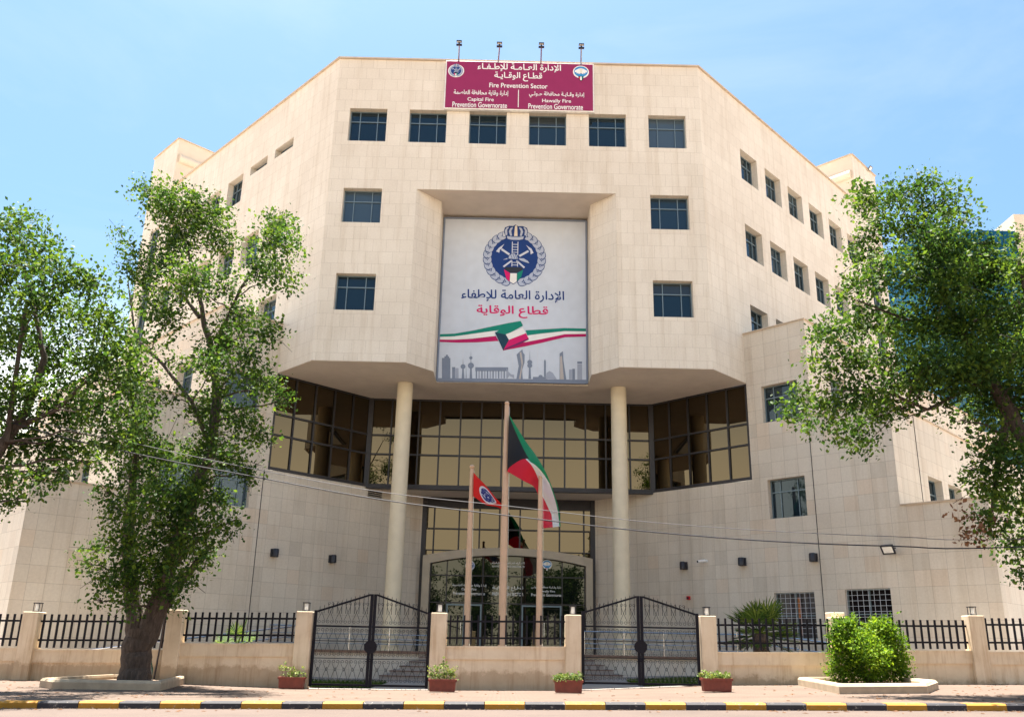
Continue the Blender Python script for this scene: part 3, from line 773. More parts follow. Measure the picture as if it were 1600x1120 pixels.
# ------------------------------------------------------------------ flat graphics
LAY = .004
class Flat:
    """polygons in a vertical plane facing the street, stacked in thin layers"""
    def __init__(s, y): s.y = y; s.b = MB(); s.mats = []
    def mi(s, k):
        if k not in s.mats: s.mats.append(k)
        return s.mats.index(k)
    def poly(s, pts, mat, layer=1):
        a = sum(pts[i][0] * pts[(i + 1) % len(pts)][1] - pts[(i + 1) % len(pts)][0] * pts[i][1] for i in range(len(pts)))
        if a < 0: pts = pts[::-1]
        s.b.face([(x, s.y - LAY * layer, z) for x, z in pts], s.mi(mat))
    def strip(s, P, Q, mat, layer=1):
        for i in range(len(P) - 1): s.poly([P[i], P[i + 1], Q[i + 1], Q[i]], mat, layer)
    def ell(s, cx, cz, rx, rz, mat, layer=1, n=36, rot=0):
        s.poly([(cx + rx * math.cos(t) * math.cos(rot) - rz * math.sin(t) * math.sin(rot), cz + rx * math.cos(t) * math.sin(rot) + rz * math.sin(t) * math.cos(rot)) for t in [2 * math.pi * k / n for k in range(n)]], mat, layer)
    def line(s, p, q, wd, mat, layer=1, wd2=None):
        p = np.array(p, float); q = np.array(q, float); d = q - p; d /= np.linalg.norm(d); o = np.array([-d[1], d[0]]) / 2
        w2 = wd if wd2 is None else wd2
        s.poly([tuple(p + o * wd), tuple(q + o * w2), tuple(q - o * w2), tuple(p - o * wd)], mat, layer)
    def leaf(s, c, ang, L, W, mat, layer):
        pts = []
        for k in range(7): t = k / 6; pts.append((t - .5, .5 * math.sin(math.pi * t ** .8)))
        for k in range(5, 0, -1): t = k / 6; pts.append((t - .5, -.5 * math.sin(math.pi * t ** .8)))
        ca, sa = math.cos(ang), math.sin(ang)
        s.poly([(c[0] + (x * L) * ca - (z * W) * sa, c[1] + (x * L) * sa + (z * W) * ca) for x, z in pts], mat, layer)
    def build(s, name, parent): return s.b.build(name, [M[k] for k in s.mats], parent)

FORMS = {'ا': (0xFE8D, 0xFE8E), 'إ': (0xFE87, 0xFE88), 'ة': (0xFE93, 0xFE94), 'د': (0xFEA9, 0xFEAA), 'ر': (0xFEAD, 0xFEAE), 'و': (0xFEED, 0xFEEE), 'ء': (0xFE80,),
         'ع': (0xFEC9, 0xFECA, 0xFECB, 0xFECC), 'م': (0xFEE1, 0xFEE2, 0xFEE3, 0xFEE4), 'ل': (0xFEDD, 0xFEDE, 0xFEDF, 0xFEE0), 'ط': (0xFEC1, 0xFEC2, 0xFEC3, 0xFEC4),
         'ظ': (0xFEC5, 0xFEC6, 0xFEC7, 0xFEC8), 'ف': (0xFED1, 0xFED2, 0xFED3, 0xFED4), 'ق': (0xFED5, 0xFED6, 0xFED7, 0xFED8), 'ي': (0xFEF1, 0xFEF2, 0xFEF3, 0xFEF4),
         'ح': (0xFEA1, 0xFEA2, 0xFEA3, 0xFEA4), 'ص': (0xFEB9, 0xFEBA, 0xFEBB, 0xFEBC), 'ى': (0xFEF5 - 6, 0xFEF0), 'LA': (0xFEFB, 0xFEFC), 'LI': (0xFEF9, 0xFEFA)}
def arabic(t):
    seq = []; i = 0
    while i < len(t):
        if t[i] == 'ل' and i + 1 < len(t) and t[i + 1] in 'اإ': seq.append('LA' if t[i + 1] == 'ا' else 'LI'); i += 2
        else: seq.append(t[i]); i += 1
    out = []
    for k, c in enumerate(seq):
        if c not in FORMS: out.append(c); continue
        f = FORMS[c]
        pv = seq[k - 1] if k else ' '; nx = seq[k + 1] if k + 1 < len(seq) else ' '
        jp = (pv == 'ـ') or (pv in FORMS and len(FORMS[pv]) == 4)
        jn = ((nx == 'ـ') or (nx in FORMS and nx != 'ء')) and len(f) == 4
        if len(f) == 1: jp = False
        out.append(chr(f[3] if jp and jn else f[1] if jp else f[2] if jn else f[0]))
    return ''.join(out[::-1])
def text_mesh(body, bold):
    """outlines of a line of writing: every outer contour is filled by itself (with its holes) and neighbours lie in different thin layers"""
    cu = bpy.data.curves.new('txt', 'FONT'); cu.body = body
    o = bpy.data.objects.new('txt', cu); C.objects.link(o)
    dg = bpy.context.evaluated_depsgraph_get(); c2 = o.evaluated_get(dg).to_curve(dg)
    loops = []
    for sp in c2.splines:
        pts = []
        if sp.type == 'BEZIER':
            bp = sp.bezier_points; n = len(bp)
            for i in range(n):
                p, q = bp[i], bp[(i + 1) % n]
                seg = interpolate_bezier(p.co, p.handle_right, q.handle_left, q.co, 5)
                pts += [(x.x, x.y) for x in seg[:-1]]
        else: pts = [(x.co.x, x.co.y) for x in sp.points]
        cl_ = []
        for x in pts:
            if not cl_ or math.hypot(x[0] - cl_[-1][0], x[1] - cl_[-1][1]) > 1e-4: cl_.append(x)
        if len(cl_) > 3: loops.append(np.array(cl_))
    o.to_curve_clear(); bpy.data.objects.remove(o); bpy.data.curves.remove(cu)
    def area(P): return .5 * float(np.sum(P[:, 0] * np.roll(P[:, 1], -1) - np.roll(P[:, 0], -1) * P[:, 1]))
    A = [area(P) for P in loops]; sg = np.sign(max(A, key=abs))
    def inside(p, P):
        c = False
        for i in range(len(P)):
            x1, y1 = P[i]; x2, y2 = P[i - 1]
            if (y1 > p[1]) != (y2 > p[1]) and p[0] < (x2 - x1) * (p[1] - y1) / (y2 - y1) + x1: c = not c
        return c
    outs = [i for i in range(len(loops)) if np.sign(A[i]) == sg]; holes = {i: [] for i in outs}
    for j in range(len(loops)):
        if np.sign(A[j]) != sg:
            c_ = [i for i in outs if inside(loops[j][0], loops[i])]
            if c_: holes[min(c_, key=lambda i: abs(A[i]))].append(j)
    def fat(P, k):
        t = np.roll(P, -1, 0) - np.roll(P, 1, 0); t /= np.linalg.norm(t, axis=1)[:, None] + 1e-9
        return P + np.stack([t[:, 1], -t[:, 0]], 1) * k * sg
    V = []; Fc = []; L = []; outs.sort(key=lambda i: loops[i][:, 0].mean())
    for k, i in enumerate(outs):
        rings = [fat(loops[i], bold)] + [fat(loops[j], bold) for j in holes[i]]
        tris = tessellate_polygon([[Vector((p[0], p[1], 0)) for p in r_] for r_ in rings])
        base = len(V); allp = [tuple(p) for r_ in rings for p in r_]; V += allp; L += [k % 4] * len(allp)
        for t in tris:
            a_, b_, c_ = (np.array(allp[q]) for q in t)
            cr = (b_[0] - a_[0]) * (c_[1] - a_[1]) - (b_[1] - a_[1]) * (c_[0] - a_[0])
            if abs(cr) < 1e-9: continue
            Fc.append([base + q for q in (t if cr > 0 else t[::-1])])
    return np.array(V), Fc, np.array(L)
def letter(par, body, rect, y, mat='c_white', bold=.012, layer=1):
    """lay a line of writing in rect = (x0, x1, z0, z1) on the plane y"""
    b = MB(); v, f, lay = text_mesh(body, bold)
    if not len(v): return
    mn, mx = v.min(0), v.max(0); x0, x1, z0, z1 = rect
    X = x0 + (v[:, 0] - mn[0]) / (mx[0] - mn[0]) * (x1 - x0); Z = z0 + (v[:, 1] - mn[1]) / (mx[1] - mn[1]) * (z1 - z0)
    i = len(b.v)
    for k in range(len(v)): b.v.append((X[k], y - LAY * layer - lay[k] * .0012, Z[k]))
    for q in f: b.f.append([i + k for k in q]); b.m.append(0); b.uv.append([(0, 0)] * len(q))
    return b.build('lettering', M[mat], par)
def rect_px(u0, v0, u1, v1, Y):
    uc, vc = (u0 + u1) / 2, (v0 + v1) / 2
    return (at(u0, vc, Y)[0], at(u1, vc, Y)[0], at(uc, v1, Y)[2], at(uc, v0, Y)[2])

def fire_emblem(F, cx, cz, R, L0=1, simple=False):
    """a blue disc in a laurel wreath: crown, ladder, crossed axes, helmet and a four colour shield"""
    def e(u, v): return (cx + (u - 650) / 380 * R, cz + (645 - v) / 380 * R)
    for sg in (-1, 1):
        for k in range(11):
            th = math.radians(-74 + k * 13.4)
            for (rr, tl_) in ((1.205, .42), (1.03, -.42)):
                c = (cx + sg * rr * R * math.cos(th), cz + rr * R * math.sin(th))
                ang = th + math.pi / 2 + tl_ * -1
                if sg < 0: ang = math.pi - ang
                F.leaf(c, ang, .385 * R, .215 * R, 'c_navy', L0 + (k % 2) * .3 + (0 if tl_ > 0 else .15))
                F.leaf(c, ang, .325 * R, .155 * R, 'c_wreath', L0 + 2 + (k % 2) * .3 + (0 if tl_ > 0 else .15))
    F.ell(cx, cz, .97 * R, .97 * R, 'c_navy', L0 + 1)
    # crown
    F.poly([e(*p) for p in ((520, 330), (470, 190), (490, 120), (560, 88), (620, 92), (655, 66), (700, 92), (770, 90), (840, 120), (860, 190), (800, 330))], 'c_navy', L0 + 3)
    for pts in (((500, 260), (485, 180), (510, 130), (545, 108), (550, 125), (525, 160), (530, 250)), ((575, 265), (552, 190), (575, 130), (612, 108), (612, 128), (590, 180), (605, 262)),
                ((635, 268), (648, 90), (668, 78), (682, 90), (692, 268)), ((728, 262), (742, 180), (716, 128), (718, 108), (758, 130), (780, 190), (755, 265)), ((800, 250), (808, 160), (785, 125), (790, 108), (824, 130), (848, 180), (830, 260))):
        F.poly([e(*p) for p in pts], 'c_cream' if pts[0][0] == 635 else 'c_wreath', L0 + 4)
    F.poly([e(*p) for p in ((522, 268), (600, 282), (720, 282), (792, 268), (780, 318), (720, 334), (600, 334), (535, 318))], 'c_wreath', L0 + 5)
    # ladder
    for x in (612, 700):
        F.line(e(x, 365), e(x, 600), .035 * R, 'c_steelc', L0 + 3); F.line(e(x, 690), e(x, 792), .035 * R, 'c_steelc', L0 + 3)
    for y in (412, 458, 504, 548, 722, 766): F.line(e(612, y), e(700, y), .03 * R, 'c_steelc', L0 + 3.4)
    # axes
    F.line(e(445, 500), e(570, 588), .09 * R, 'c_steelc', L0 + 3); F.line(e(868, 520), e(725, 612), .09 * R, 'c_steelc', L0 + 3)
    F.line(e(610, 690), e(480, 800), .075 * R, 'c_steelc', L0 + 3); F.line(e(682, 690), e(808, 808), .075 * R, 'c_steelc', L0 + 3)
    F.poly([e(*p) for p in ((358, 540), (400, 478), (488, 408), (452, 466), (446, 492), (418, 510), (410, 562))], 'c_steelc', L0 + 4)
    F.poly([e(*p) for p in ((948, 552), (915, 480), (828, 420), (866, 472), (872, 492), (896, 512), (902, 578))], 'c_steelc', L0 + 4)
    # helmet
    F.poly([e(*p) for p in ((548, 668), (556, 610), (590, 572), (640, 562), (690, 585), (712, 640), (800, 640), (870, 690), (895, 740), (820, 722), (740, 690), (640, 672))], 'c_navy', L0 + 4.6)
    F.poly([e(*p) for p in ((556, 660), (564, 614), (596, 580), (640, 570), (684, 592), (704, 660), (640, 664))], 'c_wreath', L0 + 5)
    F.poly([e(*p) for p in ((712, 650), (795, 650), (860, 692), (885, 732), (820, 714), (740, 684))], 'c_wreath', L0 + 5)
    F.poly([e(*p) for p in ((466, 684), (540, 650), (540, 672))], 'c_wreath', L0 + 5)
    for x in (600, 640, 672): F.line(e(x - 14, 580), e(x + 14, 655), .018 * R, 'c_navy', L0 + 6)
    # shield
    F.poly([e(*p) for p in ((480, 835), (520, 795), (760, 795), (800, 838), (765, 970), (700, 1050), (640, 1096), (578, 1056), (520, 1000))], 'c_navy', L0 + 4)
    F.poly([e(*p) for p in ((520, 805), (755, 805), (785, 840), (692, 900), (588, 900), (492, 840))], 'c_dark', L0 + 5)
    F.poly([e(*p) for p in ((490, 846), (586, 906), (580, 1050), (530, 1000))], 'c_pink', L0 + 5)
    F.poly([e(*p) for p in ((590, 908), (692, 908), (692, 1045), (640, 1084), (584, 1050))], 'c_white', L0 + 5)
    F.poly([e(*p) for p in ((694, 905), (790, 846), (760, 965), (694, 1042))], 'c_green', L0 + 5)
def state_emblem(F, cx, cz, R, L0=1):
    """a round badge: pale ring, blue disc with spread white wings, small shield below"""
    F.ell(cx, cz, R, R * .92, 'c_white', L0); F.ell(cx, cz + .05 * R, .86 * R, .76 * R, 'c_blue', L0 + 1)
    F.ell(cx, cz + .22 * R, .5 * R, .32 * R, 'c_steelc', L0 + 2)
    for sg in (-1, 1):
        F.poly([(cx + sg * x * R, cz + z * R) for x, z in ((.06, .3), (.35, .42), (.72, .2), (.8, -.12), (.6, -.02), (.5, -.3), (.36, -.12), (.26, -.38), (.1, -.2))], 'c_white', L0 + 3)
    F.poly([(cx + x * R, cz + z * R) for x, z in ((-.12, .5), (.12, .5), (.16, -.1), (0, -.3), (-.16, -.1))], 'c_cream', L0 + 4)
    F.poly([(cx + x * R, cz + z * R) for x, z in ((-.34, -.62), (.34, -.62), (.26, -1.1), (0, -1.36), (-.26, -1.1))], 'c_dark', L0 + 2)
    F.poly([(cx + x * R, cz + z * R) for x, z in ((-.1, -.7), (.1, -.7), (.1, -1.18), (0, -1.26), (-.1, -1.18))], 'c_white', L0 + 3)
    F.poly([(cx + x * R, cz + z * R) for x, z in ((-.28, -.72), (-.13, -.76), (-.13, -1.12), (-.22, -1.04))], 'c_red', L0 + 3)
    F.poly([(cx + x * R, cz + z * R) for x, z in ((.28, -.72), (.13, -.76), (.13, -1.12), (.22, -1.04))], 'c_green', L0 + 3)

# --- roof sign
YS = 32.80
sx0, sx1, sz0, sz1 = at(693, 170, YS)[0], at(928.5, 170, YS)[0], at(810, 172.6, YS)[2], at(810, 97.5, YS)[2]
sign = empty('signboard', ((sx0 + sx1) / 2, YS, sz0), 'magenta signboard with white Arabic and English lettering fixed along the roof edge', 'sign')
b = MB(); b.box(((sx0 + sx1) / 2, YS + .09, sz0), sx1 - sx0, .17, sz1 - sz0); b.build('frame', M['white_metal'], sign, bevel=.02)
b = MB(); b.box(((sx0 + sx1) / 2, YS + .02, sz0 + .06), sx1 - sx0 - .11, .08, sz1 - sz0 - .11); b.build('panel', M['c_magenta'], sign)
YSF = YS - .022
b = MB()
def sr(u0, v0, u1, v1): return rect_px(670 + u0 / 5.714, 60 + v0 / 5.714, 670 + u1 / 5.714, 60 + v1 / 5.714, YSF)
letter(sign, arabic('الإدارة العـامـة للإطـفـاء'), sr(435, 228, 1180, 306), YSF, 'c_white', .018)
letter(sign, arabic('قطـاع الوقـايـة'), sr(585, 304, 1012, 386), YSF, 'c_white', .018)
letter(sign, 'Fire Prevention Sector', sr(540, 404, 1060, 446), YSF, 'c_white', .014)
letter(sign, arabic('إدارة وقاية محافظة العاصمة'), sr(222, 464, 712, 520), YSF, 'c_white', .016)
letter(sign, 'Capital Fire', sr(345, 530, 580, 572), YSF, 'c_white', .014); letter(sign, 'Prevention Governorate', sr(210, 572, 698, 620), YSF, 'c_white', .014)
letter(sign, arabic('إدارة وقـايـة محافظة حـولـي'), sr(895, 480, 1390, 535), YSF, 'c_white', .016)
letter(sign, 'Hawally Fire', sr(1012, 545, 1270, 585), YSF, 'c_white', .014); letter(sign, 'Prevention Governorate', sr(888, 588, 1376, 636), YSF, 'c_white', .014)
r_ = sr(796, 462, 803, 618); b.face([(r_[0], YSF - LAY, r_[2]), (r_[1], YSF - LAY, r_[2]), (r_[1], YSF - LAY, r_[3]), (r_[0], YSF - LAY, r_[3])])
b.build('divider', M['c_white'], sign)
F = Flat(YSF); p = at(670 + 244 / 5.714, 60 + 292 / 5.714, YSF); F.ell(p[0], p[2], .36, .34, 'c_white', 1); fire_emblem(F, p[0], p[2], .24, 2); F.build('round_emblem', sign)
F = Flat(YSF); p = at(670 + 1358 / 5.714, 60 + 303 / 5.714, YSF); state_emblem(F, p[0], p[2] , .36, 1); F.build('falcon_emblem', sign)
# spotlights above the sign, each on its own arm leaning out from the parapet
for k, (u, v, u2, v2) in enumerate(((717.5, 66, 718, 96), (780.5, 68.5, 779, 97), (846, 69.5, 844.5, 99), (908.5, 71, 906, 101))):
    tp = at(u, v, 31.9); bt = at(u2, v2, 33.3); bt = np.array([bt[0], 33.0, 26.5])
    lab = ['first roof spotlight from the left, on a bent arm above the round fire emblem', 'second roof spotlight from the left, on an arm above the magenta signboard',
           'third roof spotlight from the left, on an arm above the magenta signboard', 'fourth roof spotlight from the left, on an arm above the falcon emblem'][k]
    o = empty('spotlight', tuple(bt), lab, 'spotlight', 'spotlights leaning out over the roof sign')
    b = MB(); b.tube([tuple(bt), (bt[0], 32.75, tp[2] - .35), (tp[0], 31.98, tp[2] - .1)], .035, 8); b.build('arm', M['steel'], o)
    b = MB(); b.box((tp[0], 31.9, tp[2] - .0), .23, .13, .045); b.box((tp[0], 31.95, tp[2] - .13), .25, .11, .035); b.box((tp[0], 31.95, tp[2] - .12), .07, .07, .12); b.build('lamp_head', M['black_plastic'], o)
    b = MB(); b.face([(tp[0] - .09, 31.85, tp[2] - .004), (tp[0] + .09, 31.85, tp[2] - .004), (tp[0] + .09, 31.95, tp[2] - .004), (tp[0] - .09, 31.95, tp[2] - .004)]); b.build('lens', M['white_glass'], o)

# --- the banner in the niche
YN = 35.30
n_tl, n_br = at(692, 342, YN), at(919, 601, YN)
nx0, nx1 = XC - 3.24, XC + 3.24; nz0, nz1 = at(800, 596.5, YN)[2], at(800, 342.5, YN)[2]
ban = empty('banner', (XC, YN, nz0), 'large grey banner with fire service emblem, ribbon and city skyline filling the facade niche', 'banner')
b = MB(); b.box((XC, YN + .07, nz0), nx1 - nx0, .13, nz1 - nz0); b.build('sheet', M['c_banner'], ban)
b = MB()
for (x0, x1, z0, z1) in ((nx0 - .03, nx0 + .05, nz0, nz1), (nx1 - .05, nx1 + .03, nz0, nz1), (nx0 + .05, nx1 - .05, nz1 - .06, nz1 + .02), (nx0 + .05, nx1 - .05, nz0 - .02, nz0 + .05)):
    b.box(((x0 + x1) / 2, YN + .03, z0), x1 - x0, .13, z1 - z0)
b.build('frame', M['sk_frame'] if 'sk_frame' in M else M['c_sk1'], ban)
b = MB()
for k in range(1, 6):
    x = nx0 + (nx1 - nx0) * k / 6; b.box((x, YN - .000, nz0 + .3), .02, .004, nz1 - nz0 - .4)
b.build('seam', M['c_grime'], ban)
def np_(u, v): p = at(u, v, YN); return (p[0], p[2])
F = Flat(YN)
c = np_(740 + 650 / 10.18, 340 + 645 / 10.18); fire_emblem(F, c[0], c[1], 1.09, 1); F.build('emblem', ban)
def nr(u0, v0, u1, v1): return rect_px(680 + u0 / 4, 330 + v0 / 4, 680 + u1 / 4, 330 + v1 / 4, YN)
letter(ban, arabic('الإدارة العامة للإطفاء'), nr(163, 492, 806, 572), YN, 'c_navy', .016); letter(ban, arabic('قطاع الوقاية'), nr(258, 590, 706, 668), YN, 'c_pink', .018)
def q4(u, v): return np_(680 + u / 6.667, 500 + v / 6.667)
F = Flat(YN)
def Q(*l): return [q4(*p) for p in l]
F.strip(Q((36, 148), (200, 142), (400, 108), (600, 65), (760, 32), (890, 10)), Q((36, 176), (200, 170), (400, 142), (620, 112), (700, 100), (860, 60)), 'c_green', 1)
F.strip(Q((36, 176), (200, 170), (400, 142), (620, 112)), Q((36, 204), (200, 205), (400, 195), (620, 168)), 'c_white', 1)
F.strip(Q((36, 204), (200, 205), (400, 192), (630, 166)), Q((36, 228), (240, 236), (440, 232), (660, 218)), 'c_crim', 1)
F.strip(Q((940, 108), (1100, 98), (1350, 84), (1588, 90)), Q((960, 160), (1100, 142), (1350, 116), (1588, 118)), 'c_green', 1)
F.strip(Q((960, 160), (1100, 142), (1350, 116), (1588, 118)), Q((930, 232), (1100, 200), (1350, 148), (1588, 144)), 'c_white', 1)
F.strip(Q((760, 262), (930, 232), (1100, 200), (1350, 148), (1588, 144)), Q((705, 318), (930, 276), (1100, 240), (1350, 180), (1588, 172)), 'c_crim', 1)
F.poly(Q((622, 135), (740, 155), (915, 60), (890, 10), (700, 80)), 'c_green', 2)
F.poly(Q((735, 150), (912, 82), (945, 138), (765, 208)), 'c_white', 3)
F.poly(Q((765, 208), (945, 138), (972, 190), (705, 318)), 'c_pink', 3)
F.poly(Q((622, 128), (735, 152), (768, 208), (708, 318)), 'c_teal', 4)
F.poly(Q((740, 290), (972, 190), (975, 205), (860, 262), (705, 318)), 'c_purple', 4)
F.build('ribbon', ban)
F = Flat(YN); g = 'c_sk1'; g2 = 'c_sk2'
F.poly(Q((18, 604), (1586, 622), (1586, 660), (14, 645)), 'c_sk1', 1)
def rc(u0, v0, u1, v1, m_=g, l=2): F.poly(Q((u0, v0), (u1, v0), (u1, v1), (u0, v1)), m_, l)
rc(70, 395, 158, 608); rc(96, 378, 145, 396); rc(112, 362, 132, 379); rc(176, 490, 208, 606); rc(210, 500, 244, 606, g2)
for (x, top, z1, r, z2, r2) in ((290, 390, 485, 24, 0, 0), (372, 300, 475, 30, 395, 16), (985, 300, 475, 24, 440, 24)):
    F.poly(Q((x - 4, z1), (x, top), (x + 4, z1)), g, 2); F.poly(Q((x - 7, z1), (x + 7, z1), (x + 14, 612), (x - 14, 612)), g, 2)
    c = q4(x, z1); F.ell(c[0], c[1], r * .0044, r * .0044, g, 4)
    if z2: c = q4(x, z2); F.ell(c[0], c[1], r2 * .0044, r2 * .0044, g, 4.5)
F.poly(Q((318, 606), (322, 460), (327, 606)), g, 2)
rc(418, 492, 760, 532, g, 3)
for k in range(12): rc(422 + k * 29, 530, 436 + k * 29, 608, g if k % 2 == 0 else g2)
F.strip(Q((740, 500), (765, 540), (790, 565), (822, 570)), Q((755, 608), (770, 580), (795, 590), (822, 612)), g2, 3.6)
F.poly(Q((846, 612), (870, 480), (848, 360), (880, 330), (908, 304), (915, 340), (932, 360), (930, 440), (905, 520), (912, 614)), g, 2)
F.poly(Q((872, 612), (900, 470), (880, 340), (896, 330), (914, 440), (890, 614)), 'c_sk3', 3)
rc(1018, 592, 1170, 616); c = q4(1098, 592); F.ell(c[0], c[1], .09, .09, g, 3.5); rc(1133, 430, 1153, 590); F.poly(Q((1133, 430), (1143, 408), (1153, 430)), g, 2)
F.poly(Q((1150, 612), (1160, 550), (1190, 530), (1225, 550), (1250, 590), (1268, 620)), g2, 3)
F.poly(Q((1296, 620), (1296, 350), (1330, 325), (1336, 420), (1366, 622)), g, 2); F.poly(Q((1300, 618), (1300, 380), (1320, 372), (1340, 618)), 'c_sk3', 3)
rc(1393, 515, 1425, 618, g2); rc(1428, 508, 1456, 620); rc(1480, 460, 1530, 622, g2); rc(1480, 432, 1530, 455)
F.build('skyline', ban)

# --- writing on the entrance glass
YL = YG - .008
def er(u0, v0, u1, v1): return rect_px(660 + u0 / 5.926, 850 + v0 / 5.926, 660 + u1 / 5.926, 850 + v1 / 5.926, YL)
letter(bld, arabic('إدارة وقاية محافظة العاصمة'), er(278, 366, 592, 396), YL, 'c_white', .012); letter(bld, 'Capital Fire', er(362, 404, 500, 432), YL, 'c_white', .01); letter(bld, 'Prevention Governorate', er(284, 440, 580, 468), YL, 'c_white', .01)
letter(bld, arabic('الإدارة العـامـة للإطـفـاء'), er(645, 160, 945, 190), YL, 'c_white', .012); letter(bld, 'KUWAIT FIRE SERVICE DIRECTORATE', er(645, 198, 945, 214), YL, 'c_white', .008)
letter(bld, arabic('قطـاع الوقـايـة'), er(648, 384, 935, 430), YL, 'c_white', .014); letter(bld, 'PREVENTION SECTOR', er(645, 446, 935, 476), YL, 'c_white', .012)
letter(bld, arabic('إدارة وقـايـة محافظة حـولـي'), er(1008, 386, 1294, 416), YL, 'c_white', .012); letter(bld, 'Hawally Fire', er(1076, 424, 1228, 450), YL, 'c_white', .01); letter(bld, 'Prevention Governorate', er(1008, 456, 1300, 482), YL, 'c_white', .01)
F = Flat(YL); c = at(660 + 442 / 5.926, 850 + 196 / 5.926, YL); F.ell(c[0], c[2], .22, .22, 'c_white', 1); fire_emblem(F, c[0], c[2], .16, 2); F.build('glass_fire_emblem', bld)
F = Flat(YL); c = at(660 + 1154 / 5.926, 850 + 186 / 5.926, YL); state_emblem(F, c[0], c[2], .23, 1); F.build('glass_falcon_emblem', bld)

# ------------------------------------------------------------------ fittings on the walls
def sconce(V, t, z, label):
    p = V.P(t, z)
    o = empty('wall_lamp', p, label, 'wall lamp', 'dark wall lamps along the entrance walls')
    n = np.array([V.n[0], V.n[1], 0]); d = np.array([V.d[0], V.d[1], 0]); p = np.array(p)
    b = MB(); a = math.atan2(d[1], d[0]); q = p + n * .04; b.box((q[0], q[1], z - .16), .26, .08, .32, 0, a); b.build('back_plate', M['black_plastic'], o, bevel=.012)
    b = MB(); q = p + n * .20; b.lathe((q[0], q[1], z - .17), [(.10, 0), (.125, .02), (.125, .30), (.10, .33)], 16); b.build('lamp_body', M['black_plastic'], o, smooth=True)
sconce(VL, .63, 4.56, 'black wall lamp on the left entrance wall, nearest the tree'); sconce(VL, 3.40, 4.55, 'black wall lamp in the middle of the left entrance wall')
sconce(VL, 6.60, 4.55, 'black wall lamp just right of the left column, upper of two fittings')
sconce(VR, 3.39, 4.58, 'black wall lamp on the right entrance wall, left of the small white camera'); sconce(VR, .61, 4.60, 'black wall lamp on the right entrance wall, right of the small white camera')
sconce(VR, -2.42, 4.60, 'black wall lamp beside the expansion joint, under the lower right window'); sconce(VR, 6.65, 4.60, 'black wall lamp just left of the right column, upper of two fittings')
for V, t, lab in ((VL, 6.85, 'small dark bracket speaker below the lamp beside the left column'), (VR, 6.75, 'small dark bracket speaker below the lamp beside the right column')):
    p = np.array(V.P(t, 3.95)); n = np.array([V.n[0], V.n[1], 0]); o = empty('wall_speaker', tuple(p), lab, 'speaker')
    b = MB(); a = math.atan2(V.d[1], V.d[0]); q = p + n * .16; b.box((q[0], q[1], 3.82), .14, .12, .28, 0, a); b.build('cabinet', M['black_plastic'], o, bevel=.01)
    b = MB(); b.beam(p, q, .05, .05); b.build('bracket', M['black_plastic'], o)
p = np.array(VR.P(2.34, 4.72)); n = np.array([VR.n[0], VR.n[1], 0])
o = empty('security_camera', tuple(p), 'small white security camera between two wall lamps on the right entrance wall', 'security camera')
b = MB(); q = p + n * .18; e_ = q + np.array([-.30, -.12, -.05]); b.tube([q + (q - e_) * .1, e_], .062, 14); b.build('housing', M['white_metal'], o, smooth=True)
b = MB(); b.tube([e_, e_ + (e_ - q) * .03], .048, 12); b.build('lens', M['black_plastic'], o)
b = MB(); b.tube([p, q], .03, 8); b.tube([p + n * .001, p + n * .02], .07, 12); b.build('bracket', M['white_metal'], o)
p = np.array(VR.P(3.26, 3.24)); o = empty('fire_alarm', tuple(p), 'tiny red fire alarm box low on the right entrance wall', 'fire alarm')
b = MB(); q = p + n * .05; b.box((q[0], q[1], 3.17), .14, .10, .15, 0, math.radians(-45)); b.build('box', M['c_rmark'], o, bevel=.01)
b = MB(); q = p + n * .108; b.tube([q, q + n * .02], .04, 10); b.build('beacon', M['c_dark'], o)
def floodlight(p, n, label, name='floodlight', sc=1.0):
    o = empty(name, tuple(p), label, 'floodlight'); n = np.array(n, float)
    d = np.array([-n[1], n[0], 0])
    b = MB(); b.beam(p, p + n * .3 * sc, .05 * sc, .05 * sc); b.beam(p + n * .3 * sc - d * .28 * sc, p + n * .3 * sc + d * .28 * sc, .05 * sc, .05 * sc); b.build('bracket', M['black_plastic'], o)
    c = p + n * .42 * sc; f = n * .75 + np.array([0, 0, -.66]); u = n * .66 + np.array([0, 0, .75])
    def q(a, h, k): return tuple(c + (d * a + u * h + f * k) * sc)
    b = MB(); b.hexa([q(-.26, -.2, 0), q(.26, -.2, 0), q(.26, .2, 0), q(-.26, .2, 0)], [q(-.3, -.25, .14), q(.3, -.25, .14), q(.3, .25, .14), q(-.3, .25, .14)]); b.build('housing', M['black_plastic'], o)
    b = MB(); b.face([q(-.22, -.17, .144), q(.22, -.17, .144), q(.22, .17, .144), q(-.22, .17, .144)]); b.build('lens', M['white_glass'], o)
floodlight(np.array(VR.P(-5.35, 4.75)), (VR.n[0], VR.n[1], 0), 'black floodlight with pale glass, tilted down on the lower right wall', sc=.78)
pt = np.array(WR.P(19.3, 29.80, -.1)); floodlight(pt, (WR.n[0], WR.n[1], 0), 'small dark floodlight perched on the top edge of the right roof tower', sc=.55)

